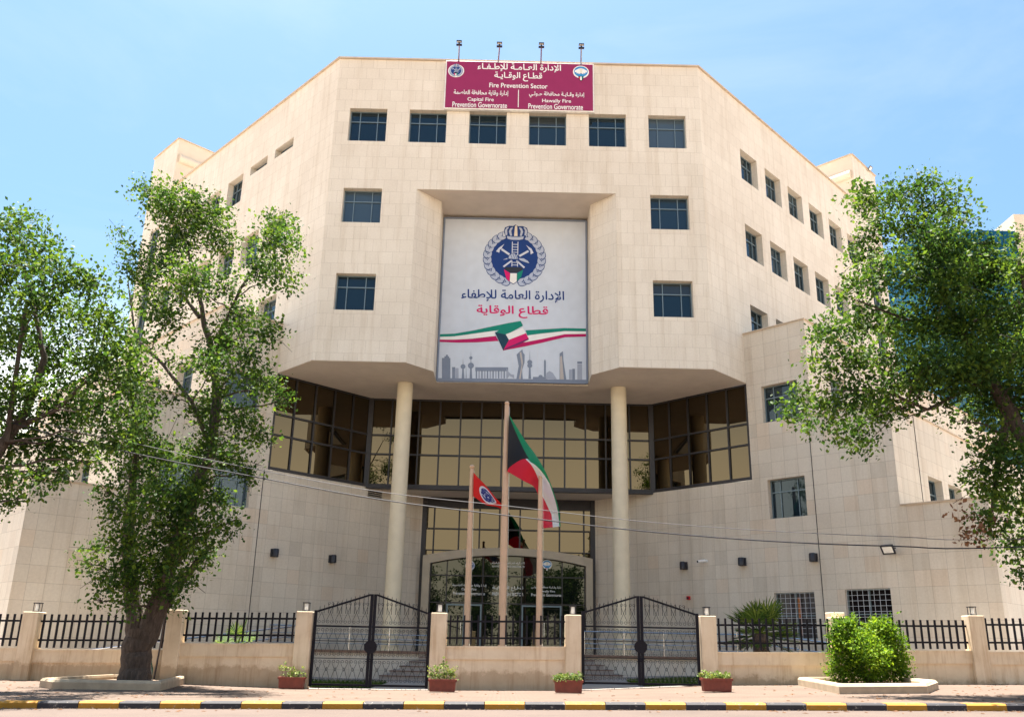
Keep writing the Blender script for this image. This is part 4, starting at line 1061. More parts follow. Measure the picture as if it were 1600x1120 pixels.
# ------------------------------------------------------------------ boundary wall, gates
FS = .963
def fx(u): return at(u, 960, YF)[0]
PIERS = [(-18.6, 1.75), (fx(54), 1.82), (fx(278), 1.96), (fx(478), 1.99), (fx(687), 2.03), (fx(895), 2.05), (fx(1104), 2.10), (fx(1308), 2.14), (fx(1519), 2.27), (18.6, 2.32)]
def pier(b, x, ztop, wd=.46):
    g = G(x, YF)
    b.box((x, YF, g - .25), wd, .46, ztop - g + .25)
def section(name, ids, tops, label, extras=None):
    xm = (PIERS[ids[0]][0] + PIERS[ids[-1]][0]) / 2
    o = empty(name, (xm, YF, G(xm, YF)), label, 'boundary wall')
    b = MB()
    for i, zt in zip(range(len(ids) - 1), tops):
        x0, x1 = PIERS[ids[i]][0] + .23, PIERS[ids[i + 1]][0] - .23
        ns = 4
        for k in range(ns):
            a, c = x0 + (x1 - x0) * k / ns, x0 + (x1 - x0) * (k + 1) / ns
            ga, gc = G(a, YF), G(c, YF)
            za, zc = zt + K * (a - (x0 + x1) / 2), zt + K * (c - (x0 + x1) / 2)
            d0, d1 = YF - .13, YF + .13
            b.hexa([(a, d0 + .05, ga - .3), (c, d0 + .05, gc - .3), (c, d1, gc - .3), (a, d1, ga - .3)], [(a, d0 + .05, za - .34), (c, d0 + .05, zc - .34), (c, d1, zc - .34), (a, d1, za - .34)])
            b.hexa([(a, d0, za - .34), (c, d0, zc - .34), (c, d1, zc - .34), (a, d1, za - .34)], [(a, d0, za - .02), (c, d0, zc - .02), (c, d1, zc - .02), (a, d1, za - .02)])
            b.hexa([(a, d0 - .02, za - .02), (c, d0 - .02, zc - .02), (c, d1 + .02, zc - .02), (a, d1 + .02, za - .02)], [(a, d0 - .02, za + .03), (c, d0 - .02, zc + .03), (c, d1 + .02, zc + .03), (a, d1 + .02, za + .03)])
    b.build('low_wall', M['plaster'], o)
    for i in ids:
        b = MB(); pier(b, *PIERS[i]); b.build('pier', M['plaster'], o, bevel=.018)
    for i, zt in zip(range(len(ids) - 1), tops):
        x0, x1 = PIERS[ids[i]][0] + .23, PIERS[ids[i + 1]][0] - .23
        zt2 = lambda x: zt + .03 + K * (x - (x0 + x1) / 2)
        hi = min(PIERS[ids[i]][1], PIERS[ids[i + 1]][1]) - .06 - zt
        hi = max(.8, min(1.02, hi))
        b = MB()
        for fz in (.26, .80): b.beam((x0 - .02, YF, zt2(x0) + hi * fz), (x1 + .02, YF, zt2(x1) + hi * fz), .05, .055)
        b.build('rail', M['black_iron'], o); rl = o.children[-1]
        b = MB(); sp = .205 if name != 'centre' else .29
        nb = int((x1 - x0 - .1) / .205)
        for k in range(nb + 1):
            x = x0 + (x1 - x0) * (k + .5) / (nb + 1)
            b.box((x, YF - .052, zt2(x) + .04), .05, .05, hi - .04)
        b.build('bars', M['black_iron'], o)
    return o
wl = section('boundary_wall', [0, 1, 2, 3], [.75, .78, 1.03], 'long beige plaster wall with iron railing left of the gates, behind the big tree')
wc = section('boundary_wall', [4, 5], [1.10], 'short beige plaster wall with railing between the two gates')
wr = section('boundary_wall', [6, 7, 8, 9], [1.09, 1.22, 1.27], 'long beige plaster wall with iron railing right of the gates, behind the round bush')
b = MB(); x = PIERS[7][0] + .12; b.box((x, YF + .5, G(x, YF) - .2), .44, .44, PIERS[7][1] + .16 - G(x, YF) + .2); b.build('pier', M['plaster'], wr, bevel=.018)
b = MB(); x = PIERS[2][0] - .32; g = G(x, YF); b.tube([(x + .02, YF - .2, 1.9), (x, YF - .2, 1.0), (x - .06, YF - .2, g)], .028, 8); b.build('downpipe', M['lead'], wl)

# pier lamps
def pier_lamp():
    o = empty('pier_lamp', (0, 0, 0))
    b = MB(); b.box((0, 0, 0), .19, .19, .03); b.box((0, 0, .24), .20, .20, .025)
    for a in (-1, 1):
        for c in (-1, 1): b.box((a * .08, c * .08, .028), .016, .016, .214)
    b.build('lamp_frame', M['black_plastic'], o)
    b = MB(); b.lathe((0, 0, .03), [(.055, 0), (.058, .02), (.058, .19), (.05, .205)], 14); b.build('lamp_glass', M['white_glass'], o, smooth=True)
    return o
pl = pier_lamp(); first = True
for i, lab in ((1, 'black framed lamp on the far left pier, left of the big tree'), (3, 'black framed lamp on the pier left of the left gate'), (4, 'black framed lamp on the pier right of the left gate'),
               (5, 'black framed lamp on the pier left of the right gate'), (6, 'black framed lamp on the pier right of the right gate'), (8, 'black framed lamp on the far right pier, right of the bush')):
    loc = (PIERS[i][0] + (.06 if i in (1,) else 0), YF, PIERS[i][1])
    o = pl if first else copy_tree(pl)
    o.location = loc; first = False
    tag(o, lab, 'lamp', 'lamps on the wall piers')

# gates
def scroll(b, x, z, wd, h, flip, y, r=.0058):
    """a heart of two bars that end in spirals"""
    for sg in (-1, 1):
        pts = [(x, y, z if not flip else z + h)]
        cxx, cz = x + sg * wd * .23, (z + h * .76 if not flip else z + h * .24)
        R = wd * .205
        a0 = math.radians(-35)
        for k in range(15):
            t = k / 14; ang = a0 + t * math.radians(430); rr = R * (1 - .62 * t)
            px_ = cxx + sg * rr * math.cos(ang); pz_ = cz + (rr * math.sin(ang) if not flip else -rr * math.sin(ang))
            pts.append((px_, y, pz_))
        b.tube(pts, r, 4, cap=False)
def gate(xa, xb, label):
    xm = (xa + xb) / 2; g = G(xm, YF) + .06
    zs, zp = 2.08 + K * xm, 2.58 + K * xm * .8
    o = empty('gate', (xm, YF, g), label, 'gate', 'double gates between the wall piers')
    for sg in (-1, 1):
        xo = xa if sg < 0 else xb
        lf = MB(); y = YF - .02
        lf.box((xo - sg * .045, y, g), .085, .07, zs - g + .02); lf.box((xm + sg * .05, y, g), .085, .07, zp - g)
        x0, x1 = xm + sg * .095, xo - sg * .09
        lf.beam((x0, y, g + .05), (x1, y, g + .05), .05, .06); lf.beam((x0, y, zp - .02), (x1, y, zs - .01), .05, .055)
        zm = g + (zs - g) * .80; lf.beam((x0, y, zm), (x1, y, zm), .045, .045)
        for zz in (.37, .60): lf.beam((x0, y, g + (zs - g) * zz), (x1, y, g + (zs - g) * zz), .02, .02)
        L = lf.build('leaf', M['black_iron'], o)
        sc = MB(); n = 6; wdt = abs(x1 - x0) / n; H = zs - g
        for k in range(n):
            xx = min(x0, x1) + (k + .5) * wdt
            scroll(sc, xx, g + .08, wdt, .24 * H - .08 + .03, True, y) ; 
            scroll(sc, xx, g + .20 * H, wdt, .165 * H, False, y)
            scroll(sc, xx, g + .375 * H, wdt, .215 * H, True, y) ; scroll(sc, xx, g + .605 * H, wdt, .185 * H, False, y)
            scroll(sc, xx, g + .82 * H, wdt, .17 * H, True, y)
            for dx in (-.25, .25):
                xq = xx + dx * wdt; f = (xq - xm) * sg / (abs(xo - xm)); ztop = zp + (zs - zp) * f + .10
                z0 = g + .97 * H
                if ztop - z0 > .1: sc.tube([(xq, y, z0), (xq, y, ztop - .03), (xq, y, ztop)], [.008, .008, .002], 4, cap=False)
            if sg * (xx - xm) < abs(xo - xm) * .8: scroll(sc, xx, g + .985 * H, wdt * .8, .16 * H, False, y)
        sc.build('scrollwork', M['black_iron'], L)
    b = MB(); zc = g + .53 * (zs - g)
    pts = [(xm + .2 * math.cos(t), zc + .2 * math.sin(t)) for t in [math.radians(22.5 + 45 * k) for k in range(8)]]
    b.face([(x, YF - .08, z) for x, z in pts][::-1])
    for k in range(8):
        a, c = pts[k], pts[(k + 1) % 8]; b.face([(a[0], YF - .08, a[1]), (c[0], YF - .08, c[1]), (c[0], YF - .06, c[1]), (a[0], YF - .06, a[1])])
    lk = b.build('lock_plate', M['black_iron'], o)
    b = MB(); b.tube([(xm - .12, YF - .1, zc - .34), (xm + .12, YF - .1, zc - .34)], .014, 6); b.tube([(xm - .12, YF - .1, zc - .40), (xm + .1, YF - .1, zc - .40)], .014, 6); b.build('bolt', M['black_iron'], o)
gate(PIERS[3][0] + .25, PIERS[4][0] - .25, 'left black wrought iron double gate with scrollwork and peaked top')
gate(PIERS[5][0] + .25, PIERS[6][0] - .25, 'right black wrought iron double gate with scrollwork and peaked top')

# ------------------------------------------------------------------ foliage
LEAF = np.array([(0, 0, 0), (.5, .34, .06), (1.0, 0, 0), (.5, -.34, .06)])
def leaf_cloud(name, clumps, size, mat, parent=None, seed=1, sprig=9, spread=.16, shell=.55, flat=.75, aspect=1.0):
    r = np.random.default_rng(seed); V = []
    for (c, rad, n) in clumps:
        c = np.array(c); rad = np.array(rad) if hasattr(rad, '__len__') else np.array([rad, rad * 1.1, rad])
        ns = max(2, int(n / sprig))
        d = r.normal(size=(ns, 3)); d /= np.linalg.norm(d, axis=1)[:, None]
        ra = r.random(ns) ** shell * (1 + r.normal(size=ns) * .14)
        # lopsided outline: squeeze some directions, let some sprigs run out
        wob = 1 + .28 * np.sin(d @ r.normal(size=3) * 3 + r.random() * 6) 
        sp = c + d * (ra * wob)[:, None] * rad
        k = r.integers(0, ns, n)
        P = sp[k] + r.normal(size=(n, 3)) * spread * np.array([1, 1, flat])
        out = (P - c) / rad; 
        ax = d[k] * .7 + r.normal(size=(n, 3)) * .8 + np.array([0, 0, -.15]); ax /= np.linalg.norm(ax, axis=1)[:, None]
        up = np.array([0, 0, 1.0]) * .7 + r.normal(size=(n, 3)) * .75
        sd = np.cross(up, ax); sd /= (np.linalg.norm(sd, axis=1)[:, None] + 1e-9); nn = np.cross(ax, sd)
        s = size * (.42 + 1.25 * r.random(n) ** 1.4)
        L = LEAF[None] * s[:, None, None] * np.array([1, aspect, 1])
        V.append(P[:, None, :] + L[..., 0:1] * ax[:, None] + L[..., 1:2] * sd[:, None] + L[..., 2:3] * nn[:, None])
    V = np.concatenate(V).reshape(-1, 3); nf = len(V) // 4
    me = bpy.data.meshes.new(name); me.vertices.add(len(V)); me.vertices.foreach_set('co', V.ravel().astype(np.float32))
    me.loops.add(nf * 4); me.loops.foreach_set('vertex_index', np.arange(nf * 4, dtype=np.int32))
    me.polygons.add(nf); me.polygons.foreach_set('loop_start', np.arange(0, nf * 4, 4, dtype=np.int32))
    me.polygons.foreach_set('use_smooth', [False] * nf)
    me.materials.append(mat); me.update(calc_edges=True); me.validate()
    return link(bpy.data.objects.new(name, me), parent)
def wiggle(pts, rad, amp, seed, sub=4):
    r = random.Random(seed); P = []; R = []
    for k in range(len(pts) - 1):
        for j in range(sub):
            t = j / sub; p = [pts[k][i] * (1 - t) + pts[k + 1][i] * t + (r.uniform(-amp, amp) if (j or k) else 0) for i in range(3)]
            P.append(p); R.append((rad[k] * (1 - t) + rad[k + 1] * t) * (1 + r.uniform(-.08, .08) * min(1, .25 / rad[k])))
    P.append(list(pts[-1])); R.append(rad[-1]); return P, R
def tree(base, stems, clumps, label, size=.098, dens=230, mat='leaf', seed=3, group=None, twigs=True, px2m=.0205, name='tree', dry=None, trunk_n=12):
    o = empty(name, base, label, 'tree', group)
    b = MB(); nodes = []
    for k, (pts, rad) in enumerate(stems):
        P, R = wiggle(pts, rad, min(.03, rad[0] * .12), seed * 31 + k); b.tube(P, R, trunk_n if rad[0] > .2 else 7)
        nodes += [(np.array(p), r_) for p, r_ in zip(P, R)]
    if twigs:
        r = random.Random(seed)
        for (c, rad, n) in clumps:
            c = np.array(c); rr = rad if not hasattr(rad, '__len__') else rad[0]
            q = min(nodes, key=lambda t: np.linalg.norm(t[0] - c) + max(0, t[0][2] - c[2]) * 1.5)
            mid = (q[0] + c) / 2 + np.array([r.uniform(-.2, .2), r.uniform(-.2, .2), r.uniform(0, .25)])
            r0 = min(q[1] * .5, .045)
            P, R = wiggle([tuple(q[0]), tuple(mid), tuple(c)], [r0, r0 * .6, r0 * .25], .05, r.random(), 3); b.tube(P, R, 5)
            for _ in range(5):
                e = c + np.array([r.gauss(0, 1) for _ in range(3)]) * rr * .6
                b.tube([tuple(mid * .3 + c * .7), tuple((c + e) / 2 + np.array([0, 0, .05])), tuple(e)], [r0 * .35, r0 * .22, .006], 4)
    b.build('trunk', M['bark'], o, smooth=True)
    leaf_cloud('crown', clumps, size, M[mat], o, seed)
    if dry: leaf_cloud('dry_leaves', dry, size, M['dry_leaf'], o, seed + 5)
    return o
def cl(u, v, rp, y, dens=1.0, dz=0, k=2150):
    p = at(u, v, y); dep = (p - CAM) @ CF; s = dep / FPX; r = rp * s
    return (tuple(p), r, int(k * dens * r * r + 30))

# big tree at left
TY = 25.0
TY = 25.1; tb = at(211, 1064, TY); tb[2] = G(tb[0], TY) + .08
def tp(u, v, dy=0): return tuple(at(u, v, TY + dy))
rj = random.Random(5)
L1 = [(262, 325, 40), (242, 308, 26), (300, 322, 36), (330, 345, 36), (280, 375, 46), (345, 378, 28), (222, 292, 14, .6),
      (208, 395, 26, .6), (186, 366, 16, .5), (222, 432, 28, .8), (232, 470, 36, .8), (200, 420, 16, .6), (250, 410, 30),
      (298, 438, 42), (262, 500, 38, .85), (345, 445, 30, .8),
      (425, 372, 34), (440, 428, 33), (402, 418, 30), (432, 342, 18), (455, 380, 18, .8), (452, 355, 14, .8),
      (385, 497, 34, .9), (420, 520, 26), (350, 522, 36), (382, 560, 34), (335, 580, 34, .9), (422, 605, 24), (442, 626, 16), (400, 590, 24),
      (222, 545, 28, .7), (275, 570, 26, .4), (205, 598, 32), (330, 640, 34), (375, 650, 32), (402, 680, 25), (270, 620, 26, .5), (225, 640, 30),
      (200, 690, 38), (250, 716, 44), (310, 716, 42), (355, 716, 32), (388, 740, 22), (165, 768, 20, .8), (180, 800, 26),
      (222, 786, 42), (285, 786, 42), (345, 786, 26), (355, 822, 24), (190, 842, 34), (250, 846, 42), (308, 840, 38), (145, 862, 20, .8), (160, 900, 24),
      (136, 882, 12, .7), (195, 905, 32), (245, 912, 36), (285, 905, 26), (318, 868, 24), (196, 945, 18, .7), (268, 938, 18, .7), (238, 948, 16, .5), (152, 940, 12, .6)]
clumps = [cl(c[0], c[1], c[2], TY + rj.uniform(-3.0, .7) * min(1, c[2] / 34), c[3] if len(c) > 3 else 1) for c in L1]
B = tuple(tb)
clumps += [cl(u, v, r_, TY - 1.0, .8) for u, v, r_ in ((210, 880, 34), (252, 880, 34), (270, 800, 36), (240, 760, 34), (205, 740, 28), (310, 760, 34), (335, 690, 30), (320, 640, 24), (215, 680, 28), (345, 610, 20), (325, 560, 22))]
stems = [([(B[0], B[1], B[2] - .1), tp(211, 1048), tp(214, 1010), tp(222, 985)], [.47, .41, .39, .40]),
         ([tp(214, 1000), tp(205, 930, .1), tp(200, 860, .2), tp(206, 770, .1), tp(214, 700, -.2), tp(205, 610, -.3)], [.28, .22, .17, .13, .09, .04]),
         ([tp(226, 1000), tp(246, 950, -.1), tp(265, 880, -.2), tp(300, 780, -.2), tp(330, 700, -.1), tp(338, 620), tp(330, 540, .2), tp(317, 497, .2), tp(306, 430, .1), tp(280, 360)], [.34, .28, .22, .18, .15, .13, .10, .08, .06, .03]),
         ([tp(326, 690), tp(300, 628, -.3), tp(255, 570, -.5), tp(212, 528, -.4), tp(200, 440, -.2)], [.08, .06, .05, .035, .02]),
         ([tp(336, 600), tp(345, 520, -.3), tp(376, 450, -.4), tp(420, 385, -.3)], [.08, .06, .045, .02]),
         ([tp(312, 496, .2), tp(285, 460, .3), tp(255, 425, .3)], [.07, .05, .03]), ([tp(262, 890), tp(300, 850, .4), tp(345, 820, .5)], [.12, .08, .04]),
         ([tp(240, 970, .1), tp(285, 905, .4), tp(330, 850, .6)], [.2, .14, .06])]
tree(B, stems, clumps, 'large leaning green tree with thick dark trunk in a kerbed bed left of the gates', seed=11)

# far left tree, trunk just outside the view
L2 = [(20, 362, 38), (58, 396, 42), (8, 430, 52), (98, 428, 38), (140, 442, 32), (64, 476, 50), (122, 496, 42), (162, 500, 28), (180, 540, 28), (22, 520, 52), (82, 556, 52), (140, 568, 42), (186, 588, 26),
      (34, 620, 52), (100, 636, 48), (158, 640, 38), (22, 690, 44, .9), (80, 700, 40), (130, 694, 30), (18, 748, 30, .8), (66, 744, 28, .8), (100, 735, 22, .7), (36, 778, 16, .6), (0, 786, 24, .8), (-50, 420, 60), (-60, 520, 70), (-50, 620, 70), (-60, 720, 55), (-120, 500, 80), (-130, 620, 80), (30, 345, 18, .7), (170, 560, 30), (205, 560, 16, .6), (196, 606, 30), (214, 652, 26, .8), (190, 522, 24, .7), (180, 690, 28), (150, 722, 22, .7), (226, 575, 18, .6)]
TY2 = 20.0
clumps = [cl(c[0], c[1], c[2], TY2 + rj.uniform(-1.6, 1.6) * min(1, c[2] / 40), c[3] if len(c) > 3 else 1.05) for c in L2]
g = (-13.3, TY2, G(-13.3, TY2))
def t2(u, v, dy=0): return tuple(at(u, v, TY2 + dy))
stems = [([(g[0], g[1], g[2] - .1), (g[0] + .1, g[1], 1.2), (g[0] + .3, g[1], 2.6)], [.5, .38, .33]), ([(g[0] + .3, g[1], 2.5), t2(-40, 760), t2(40, 640, .3), t2(70, 560, .3), t2(50, 470, .2), t2(30, 400)], [.22, .15, .10, .07, .045, .02]),
         ([t2(20, 670, .2), t2(90, 640, .4), t2(150, 580, .3), t2(165, 510, .2)], [.08, .055, .035, .015]), ([t2(-40, 760), t2(-60, 600), t2(-50, 470)], [.12, .08, .03]), ([t2(10, 690), t2(40, 480, -.3), t2(100, 440, -.3)], [.07, .045, .02])]
tree(g, stems, clumps, 'dense green tree at the far left edge with its trunk out of view', seed=23)

# right tree
L3 = [(1442, 290, 26, .8), (1480, 312, 32, .8), (1410, 314, 32), (1352, 318, 28), (1382, 352, 30), (1422, 362, 40), (1470, 368, 38, .8), (1500, 332, 22, .6), (1386, 300, 18), (1456, 274, 11, .6), (1340, 372, 15, .7), (1344, 300, 16), (1515, 350, 14, .5),
      (1350, 402, 28), (1342, 440, 28), (1316, 462, 15, .7), (1390, 422, 42), (1438, 432, 44, .9), (1482, 442, 42), (1528, 446, 40), (1500, 402, 30),
      (1302, 520, 30), (1278, 520, 16, .8), (1348, 500, 38), (1400, 502, 42), (1450, 510, 42), (1502, 510, 46), (1550, 500, 44),
      (1292, 566, 30), (1340, 560, 38), (1400, 560, 40), (1458, 566, 40), (1515, 570, 46), (1566, 560, 40),
      (1252, 620, 24), (1226, 640, 14, .9), (1292, 628, 32), (1340, 618, 34), (1390, 606, 34), (1275, 662, 20), (1332, 672, 28), (1350, 698, 14), (1425, 612, 22, .5), (1375, 650, 18, .6), (1310, 690, 12, .6), (1240, 650, 12),
      (1545, 640, 44), (1590, 620, 40), (1560, 700, 42), (1524, 690, 18, .6), (1590, 720, 42), (1545, 758, 36), (1514, 738, 14, .7), (1580, 784, 36), (1550, 812, 28), (1580, 848, 26), (1594, 886, 18), (1500, 655, 14, .35), (1478, 640, 12, .35),
      (1440, 590, 34), (1490, 596, 30), (1532, 606, 30), (1405, 640, 24), (1352, 642, 28), (1470, 402, 38), (1532, 404, 30), (1452, 330, 28), (1562, 424, 28), (1545, 380, 14, .6), (1640, 480, 60), (1650, 580, 70), (1650, 690, 60), (1640, 800, 50), (1700, 620, 80), (1620, 860, 28)]
TY3 = 20.3
clumps = [cl(c[0], c[1], c[2], TY3 + rj.uniform(-1.6, 1.6) * min(1, c[2] / 40), (c[3] if len(c) > 3 else 1.0) * (1.7 if c[0] > 1430 and 395 < c[1] < 600 else 1)) for c in L3]
g = (13.4, TY3, G(13.4, TY3))
def t3(u, v, dy=0): return tuple(at(u, v, TY3 + dy))
stems = [([(g[0], g[1], g[2] - .1), (g[0] - .1, g[1], 1.5), (g[0] - .3, g[1], 3.2), t3(1620, 720)], [.55, .42, .36, .3]), ([t3(1620, 720), t3(1575, 640, .2), t3(1520, 550, .2), t3(1480, 470, .2), t3(1450, 390, .1), t3(1440, 310)], [.24, .17, .11, .07, .045, .02]),
         ([t3(1545, 590, .2), t3(1450, 640, -.3), t3(1380, 610, -.5), t3(1300, 610, -.4)], [.05, .04, .03, .012]), ([t3(1500, 510, .2), t3(1420, 500, .4), t3(1340, 470, .3)], [.06, .04, .015]), ([t3(1575, 640, .2), t3(1560, 720, .3), t3(1550, 800, .2)], [.12, .08, .03])]
dry = [cl(1520, 838, 14, TY3, .8), cl(1536, 815, 20, TY3 - .3, .5), cl(1505, 800, 10, TY3, .4)]
tree(g, stems, clumps, 'spreading green tree reaching over the wall from the right edge', seed=37, dry=dry)
L4 = [(1588, 372, 16, .8), (1592, 420, 30), (1586, 480, 26), (1600, 540, 30), (1640, 420, 60), (1660, 520, 70), (1700, 420, 70)]
TY4 = 18.9
clumps = [cl(c[0], c[1], c[2], TY4 + rj.uniform(-1, 1), c[3] if len(c) > 3 else 1) for c in L4]
g = (13.6, TY4 - .6, G(13.6, TY4))
def t4(u, v, dy=0): return tuple(at(u, v, TY4 + dy))
tree(g, [([(g[0], g[1], g[2] - .1), (g[0], g[1], 3), t4(1690, 600), t4(1650, 460), t4(1640, 400)], [.4, .3, .22, .12, .05]), ([t4(1670, 540), t4(1610, 480), t4(1592, 410)], [.1, .07, .03])], clumps, 'light green tree crown cut by the right frame edge, in front of the beige tower', seed=41)

# round bush
BY = 24.9; bb = at(1357, 1062, BY); bb[2] = G(bb[0], BY) + .08
def bc(u, v, r, dy=0): p = at(u, v, BY + dy); s = ((p - CAM) @ CF) / FPX; return (tuple(p), (r * s, r * s * .9, r * s), int(r * r * 2.6))
clumps = [bc(*q) for q in ((1322, 1000, 28), (1330, 1034, 30), (1380, 1000, 26), (1392, 1030, 28), (1356, 1016, 34, -.4), (1318, 978, 12), (1372, 980, 14), (1392, 990, 14), (1360, 1046, 28, -.2), (1310, 1020, 16), (1405, 1040, 16), (1386, 1052, 18), (1325, 1052, 18), (1308, 1000, 12), (1356, 1000, 26, .5), (1312, 984, 15), (1326, 972, 11), (1384, 974, 12), (1402, 1004, 16), (1412, 1028, 12), (1300, 1040, 12), (1410, 1056, 10), (1304, 1058, 10))]
o = empty('bush', tuple(bb), 'round bright green bush growing in a kerbed bed before the right wall', 'bush')
leaf_cloud('foliage', clumps, .062, M['bush'], o, 51, sprig=7, spread=.07, shell=.4)
b = MB()
for k in range(5):
    a = k * 1.256; b.tube([(bb[0] + .05 * math.cos(a), bb[1] + .05 * math.sin(a), bb[2]), (bb[0] + .3 * math.cos(a), bb[1] + .3 * math.sin(a), bb[2] + .5), (bb[0] + .5 * math.cos(a), bb[1] + .5 * math.sin(a), bb[2] + 1.1)], [.05, .035, .012], 6)
b.build('stems', M['bark'], o)

# kerbed beds
def bed(pts, label, h=.24, wd=.26):
    P = [np.array(q) for q in pts]; c = sum(P) / len(P)
    o = empty('planting_bed', tuple(c), label, 'planting bed')
    b = MB(); n = len(P)
    def inn(i, k):
        q = P[i] + (c - P[i]) / np.linalg.norm((c - P[i])[:2]) * k; return q
    for i in range(n):
        j = (i + 1) % n
        B_ = [P[i], P[j], inn(j, wd * 1.3), inn(i, wd * 1.3)]
        def up(q, z): return (q[0], q[1], G(q[0], q[1]) + z)
        lo = [up(q, -.1) for q in B_]; m1 = [up(q, h - .06) for q in B_]
        top = [inn(i, .06), inn(j, .06), inn(j, wd * 1.2), inn(i, wd * 1.2)]
        b.hexa(lo, m1); b.hexa(m1, [up(q, h) for q in top])
    b.build('bed_kerb', M['c_bedkerb'], o)
    b = MB(); b.face([(q[0], q[1], G(q[0], q[1]) + h * .45) for q in [inn(i, wd * .8) for i in range(n)]]); b.build('soil', M['soil'], o)
M['c_bedkerb'] = plain('worn painted concrete', (.40, .31, .215), .85, 0, .18, 3, .3)
q = [px_ground(u, v) for u, v in ((80, 1076), (250, 1078.5), (302, 1064))]
y0 = q[0][1]; yb = TY + 1.0
bed([q[0], q[1], (q[2][0], q[2][1], 0), (q[2][0] - 1.2, yb, 0), (q[0][0] - .4, yb, 0), (q[0][0] - .7, q[0][1] + .8, 0)], 'low worn kerbed bed round the trunk of the big left tree', .22)
q = [px_ground(u, v) for u, v in ((1247, 1070), (1312, 1084), (1450, 1083), (1467, 1076))]
bed([q[0], q[1], q[2], q[3], (q[3][0] + .2, BY + 1.0, 0), (q[0][0] + .3, BY + 1.0, 0)], 'low pale kerbed bed with pointed corner round the bright bush', .22)

# fan palm behind the right wall and a small one behind the left wall
def palm(base, h, R, nf, label, seed):
    r = random.Random(seed); o = empty('palm', base, label, 'palm')
    b = MB(); P, RR = wiggle([base, (base[0], base[1], base[2] + h)], [R * .24, R * .18], .01, seed, 8); b.tube(P, [x * (1.12 if k % 2 else .92) for k, x in enumerate(RR)], 10); b.build('trunk', M['bark'], o)
    b = MB(); top = np.array([base[0], base[1], base[2] + h])
    for k in range(nf):
        az = k * 2.4 + r.uniform(-.3, .3); el = math.radians(r.uniform(-28, 82))
        d = np.array([math.cos(az) * math.cos(el), math.sin(az) * math.cos(el), math.sin(el)])
        pl_ = R * r.uniform(.45, .7); hub = top + d * pl_ - np.array([0, 0, .1 * pl_])
        b.tube([tuple(top), tuple((top + hub) / 2 + np.array([0, 0, .03])), tuple(hub)], [.022, .016, .012], 4)
        sd = np.cross(d, [0, 0, 1.0]); sd /= np.linalg.norm(sd) + 1e-6; up = np.cross(sd, d)
        nb = 15; bl = R * r.uniform(.5, .72)
        for j in range(nb):
            a = math.radians(-105 + 210 * j / (nb - 1)); L = bl * (1 - .25 * abs(a) / 1.83) * r.uniform(.9, 1.05)
            dd = d * math.cos(a) + sd * math.sin(a); dd = dd + up * .10; dd /= np.linalg.norm(dd)
            wv = np.cross(dd, up); wv /= np.linalg.norm(wv) + 1e-6
            m_ = hub + dd * L * .6; e = hub + dd * L - np.array([0, 0, L * r.uniform(.02, .16)])
            b.face([hub, m_ + wv * .028 * R, e, m_ - wv * .028 * R])
    b.build('fronds', M['palm'], o)
pb = at(1190, 1018, 29.2); palm((pb[0], 29.2, G(pb[0], 30)), 1.45, 1.15, 46, 'bushy fan palm behind the wall right of the right gate', 5)
pb = at(370, 1005, 28.6); palm((pb[0], 28.6, G(pb[0], 30)), 1.0, .85, 18, 'small yellowish palm behind the railing left of the left gate', 8)

# lawns behind the gates
def lawn(x0, x1, y0, y1, seed):
    r = np.random.default_rng(seed); n = 9000
    b = MB(); 
    xs_ = r.uniform(x0, x1, n); ys_ = r.uniform(y0, y1, n)
    for x, y in zip(xs_, ys_):
        a = r.uniform(0, 6.3); h = r.uniform(.06, .14); w_ = .012; g = G(x, 30)
        b.face([(x - w_ * math.cos(a), y - w_ * math.sin(a), g), (x + w_ * math.cos(a), y + w_ * math.sin(a), g), (x + r.uniform(-.05, .05), y + r.uniform(-.05, .05), g + h)])
    b.face([(x0, y0, G(x0, 30) + .004), (x1, y0, G(x1, 30) + .004), (x1, y1, G(x1, 30) + .004), (x0, y1, G(x0, 30) + .004)])
    tag(b.build('grass', M['leaf']), 'short green lawn inside the wall behind the %s gate' % ('left' if x0 < 0 else 'right'), 'grass', kind='stuff')
lawn(-8.5, -3.9, 27.0, 31.2, 3); lawn(4.3, 8.4, 27.0, 31.2, 4)

# planters with plants
def planter():
    o = empty('planter', (0, 0, 0))
    b = MB(); b.box((0, 0, .02), .82, .34, .30, 0, 0, 1.06); 
    ox = b.build('box', M['terracotta'], o, bevel=.015)
    b = MB()
    for (cx_, cy_, sx_, sy_) in ((0, -.185, .92, .05), (0, .185, .92, .05), (-.445, 0, .05, .318), (.445, 0, .05, .318)): b.box((cx_, cy_, .30), sx_, sy_, .06)
    b.build('rim', M['terracotta'], o); o.scale = (.8, .85, .9)
    b = MB(); b.face([(-.42, -.16, .325), (.42, -.16, .325), (.42, .16, .325), (-.42, .16, .325)]); b.build('soil', M['soil'], o)
    return o
pr = planter(); first = True
PL_ = ((455, 1076, 'red planter box left of the left gate, nearest the big tree', 'sparse'), (691, 1081, 'red planter box between the left gate and the short middle wall', 'tall'),
       (888, 1083, 'red planter box between the short middle wall and the right gate', 'low'), (1120, 1081, 'red planter box right of the right gate', 'low'))
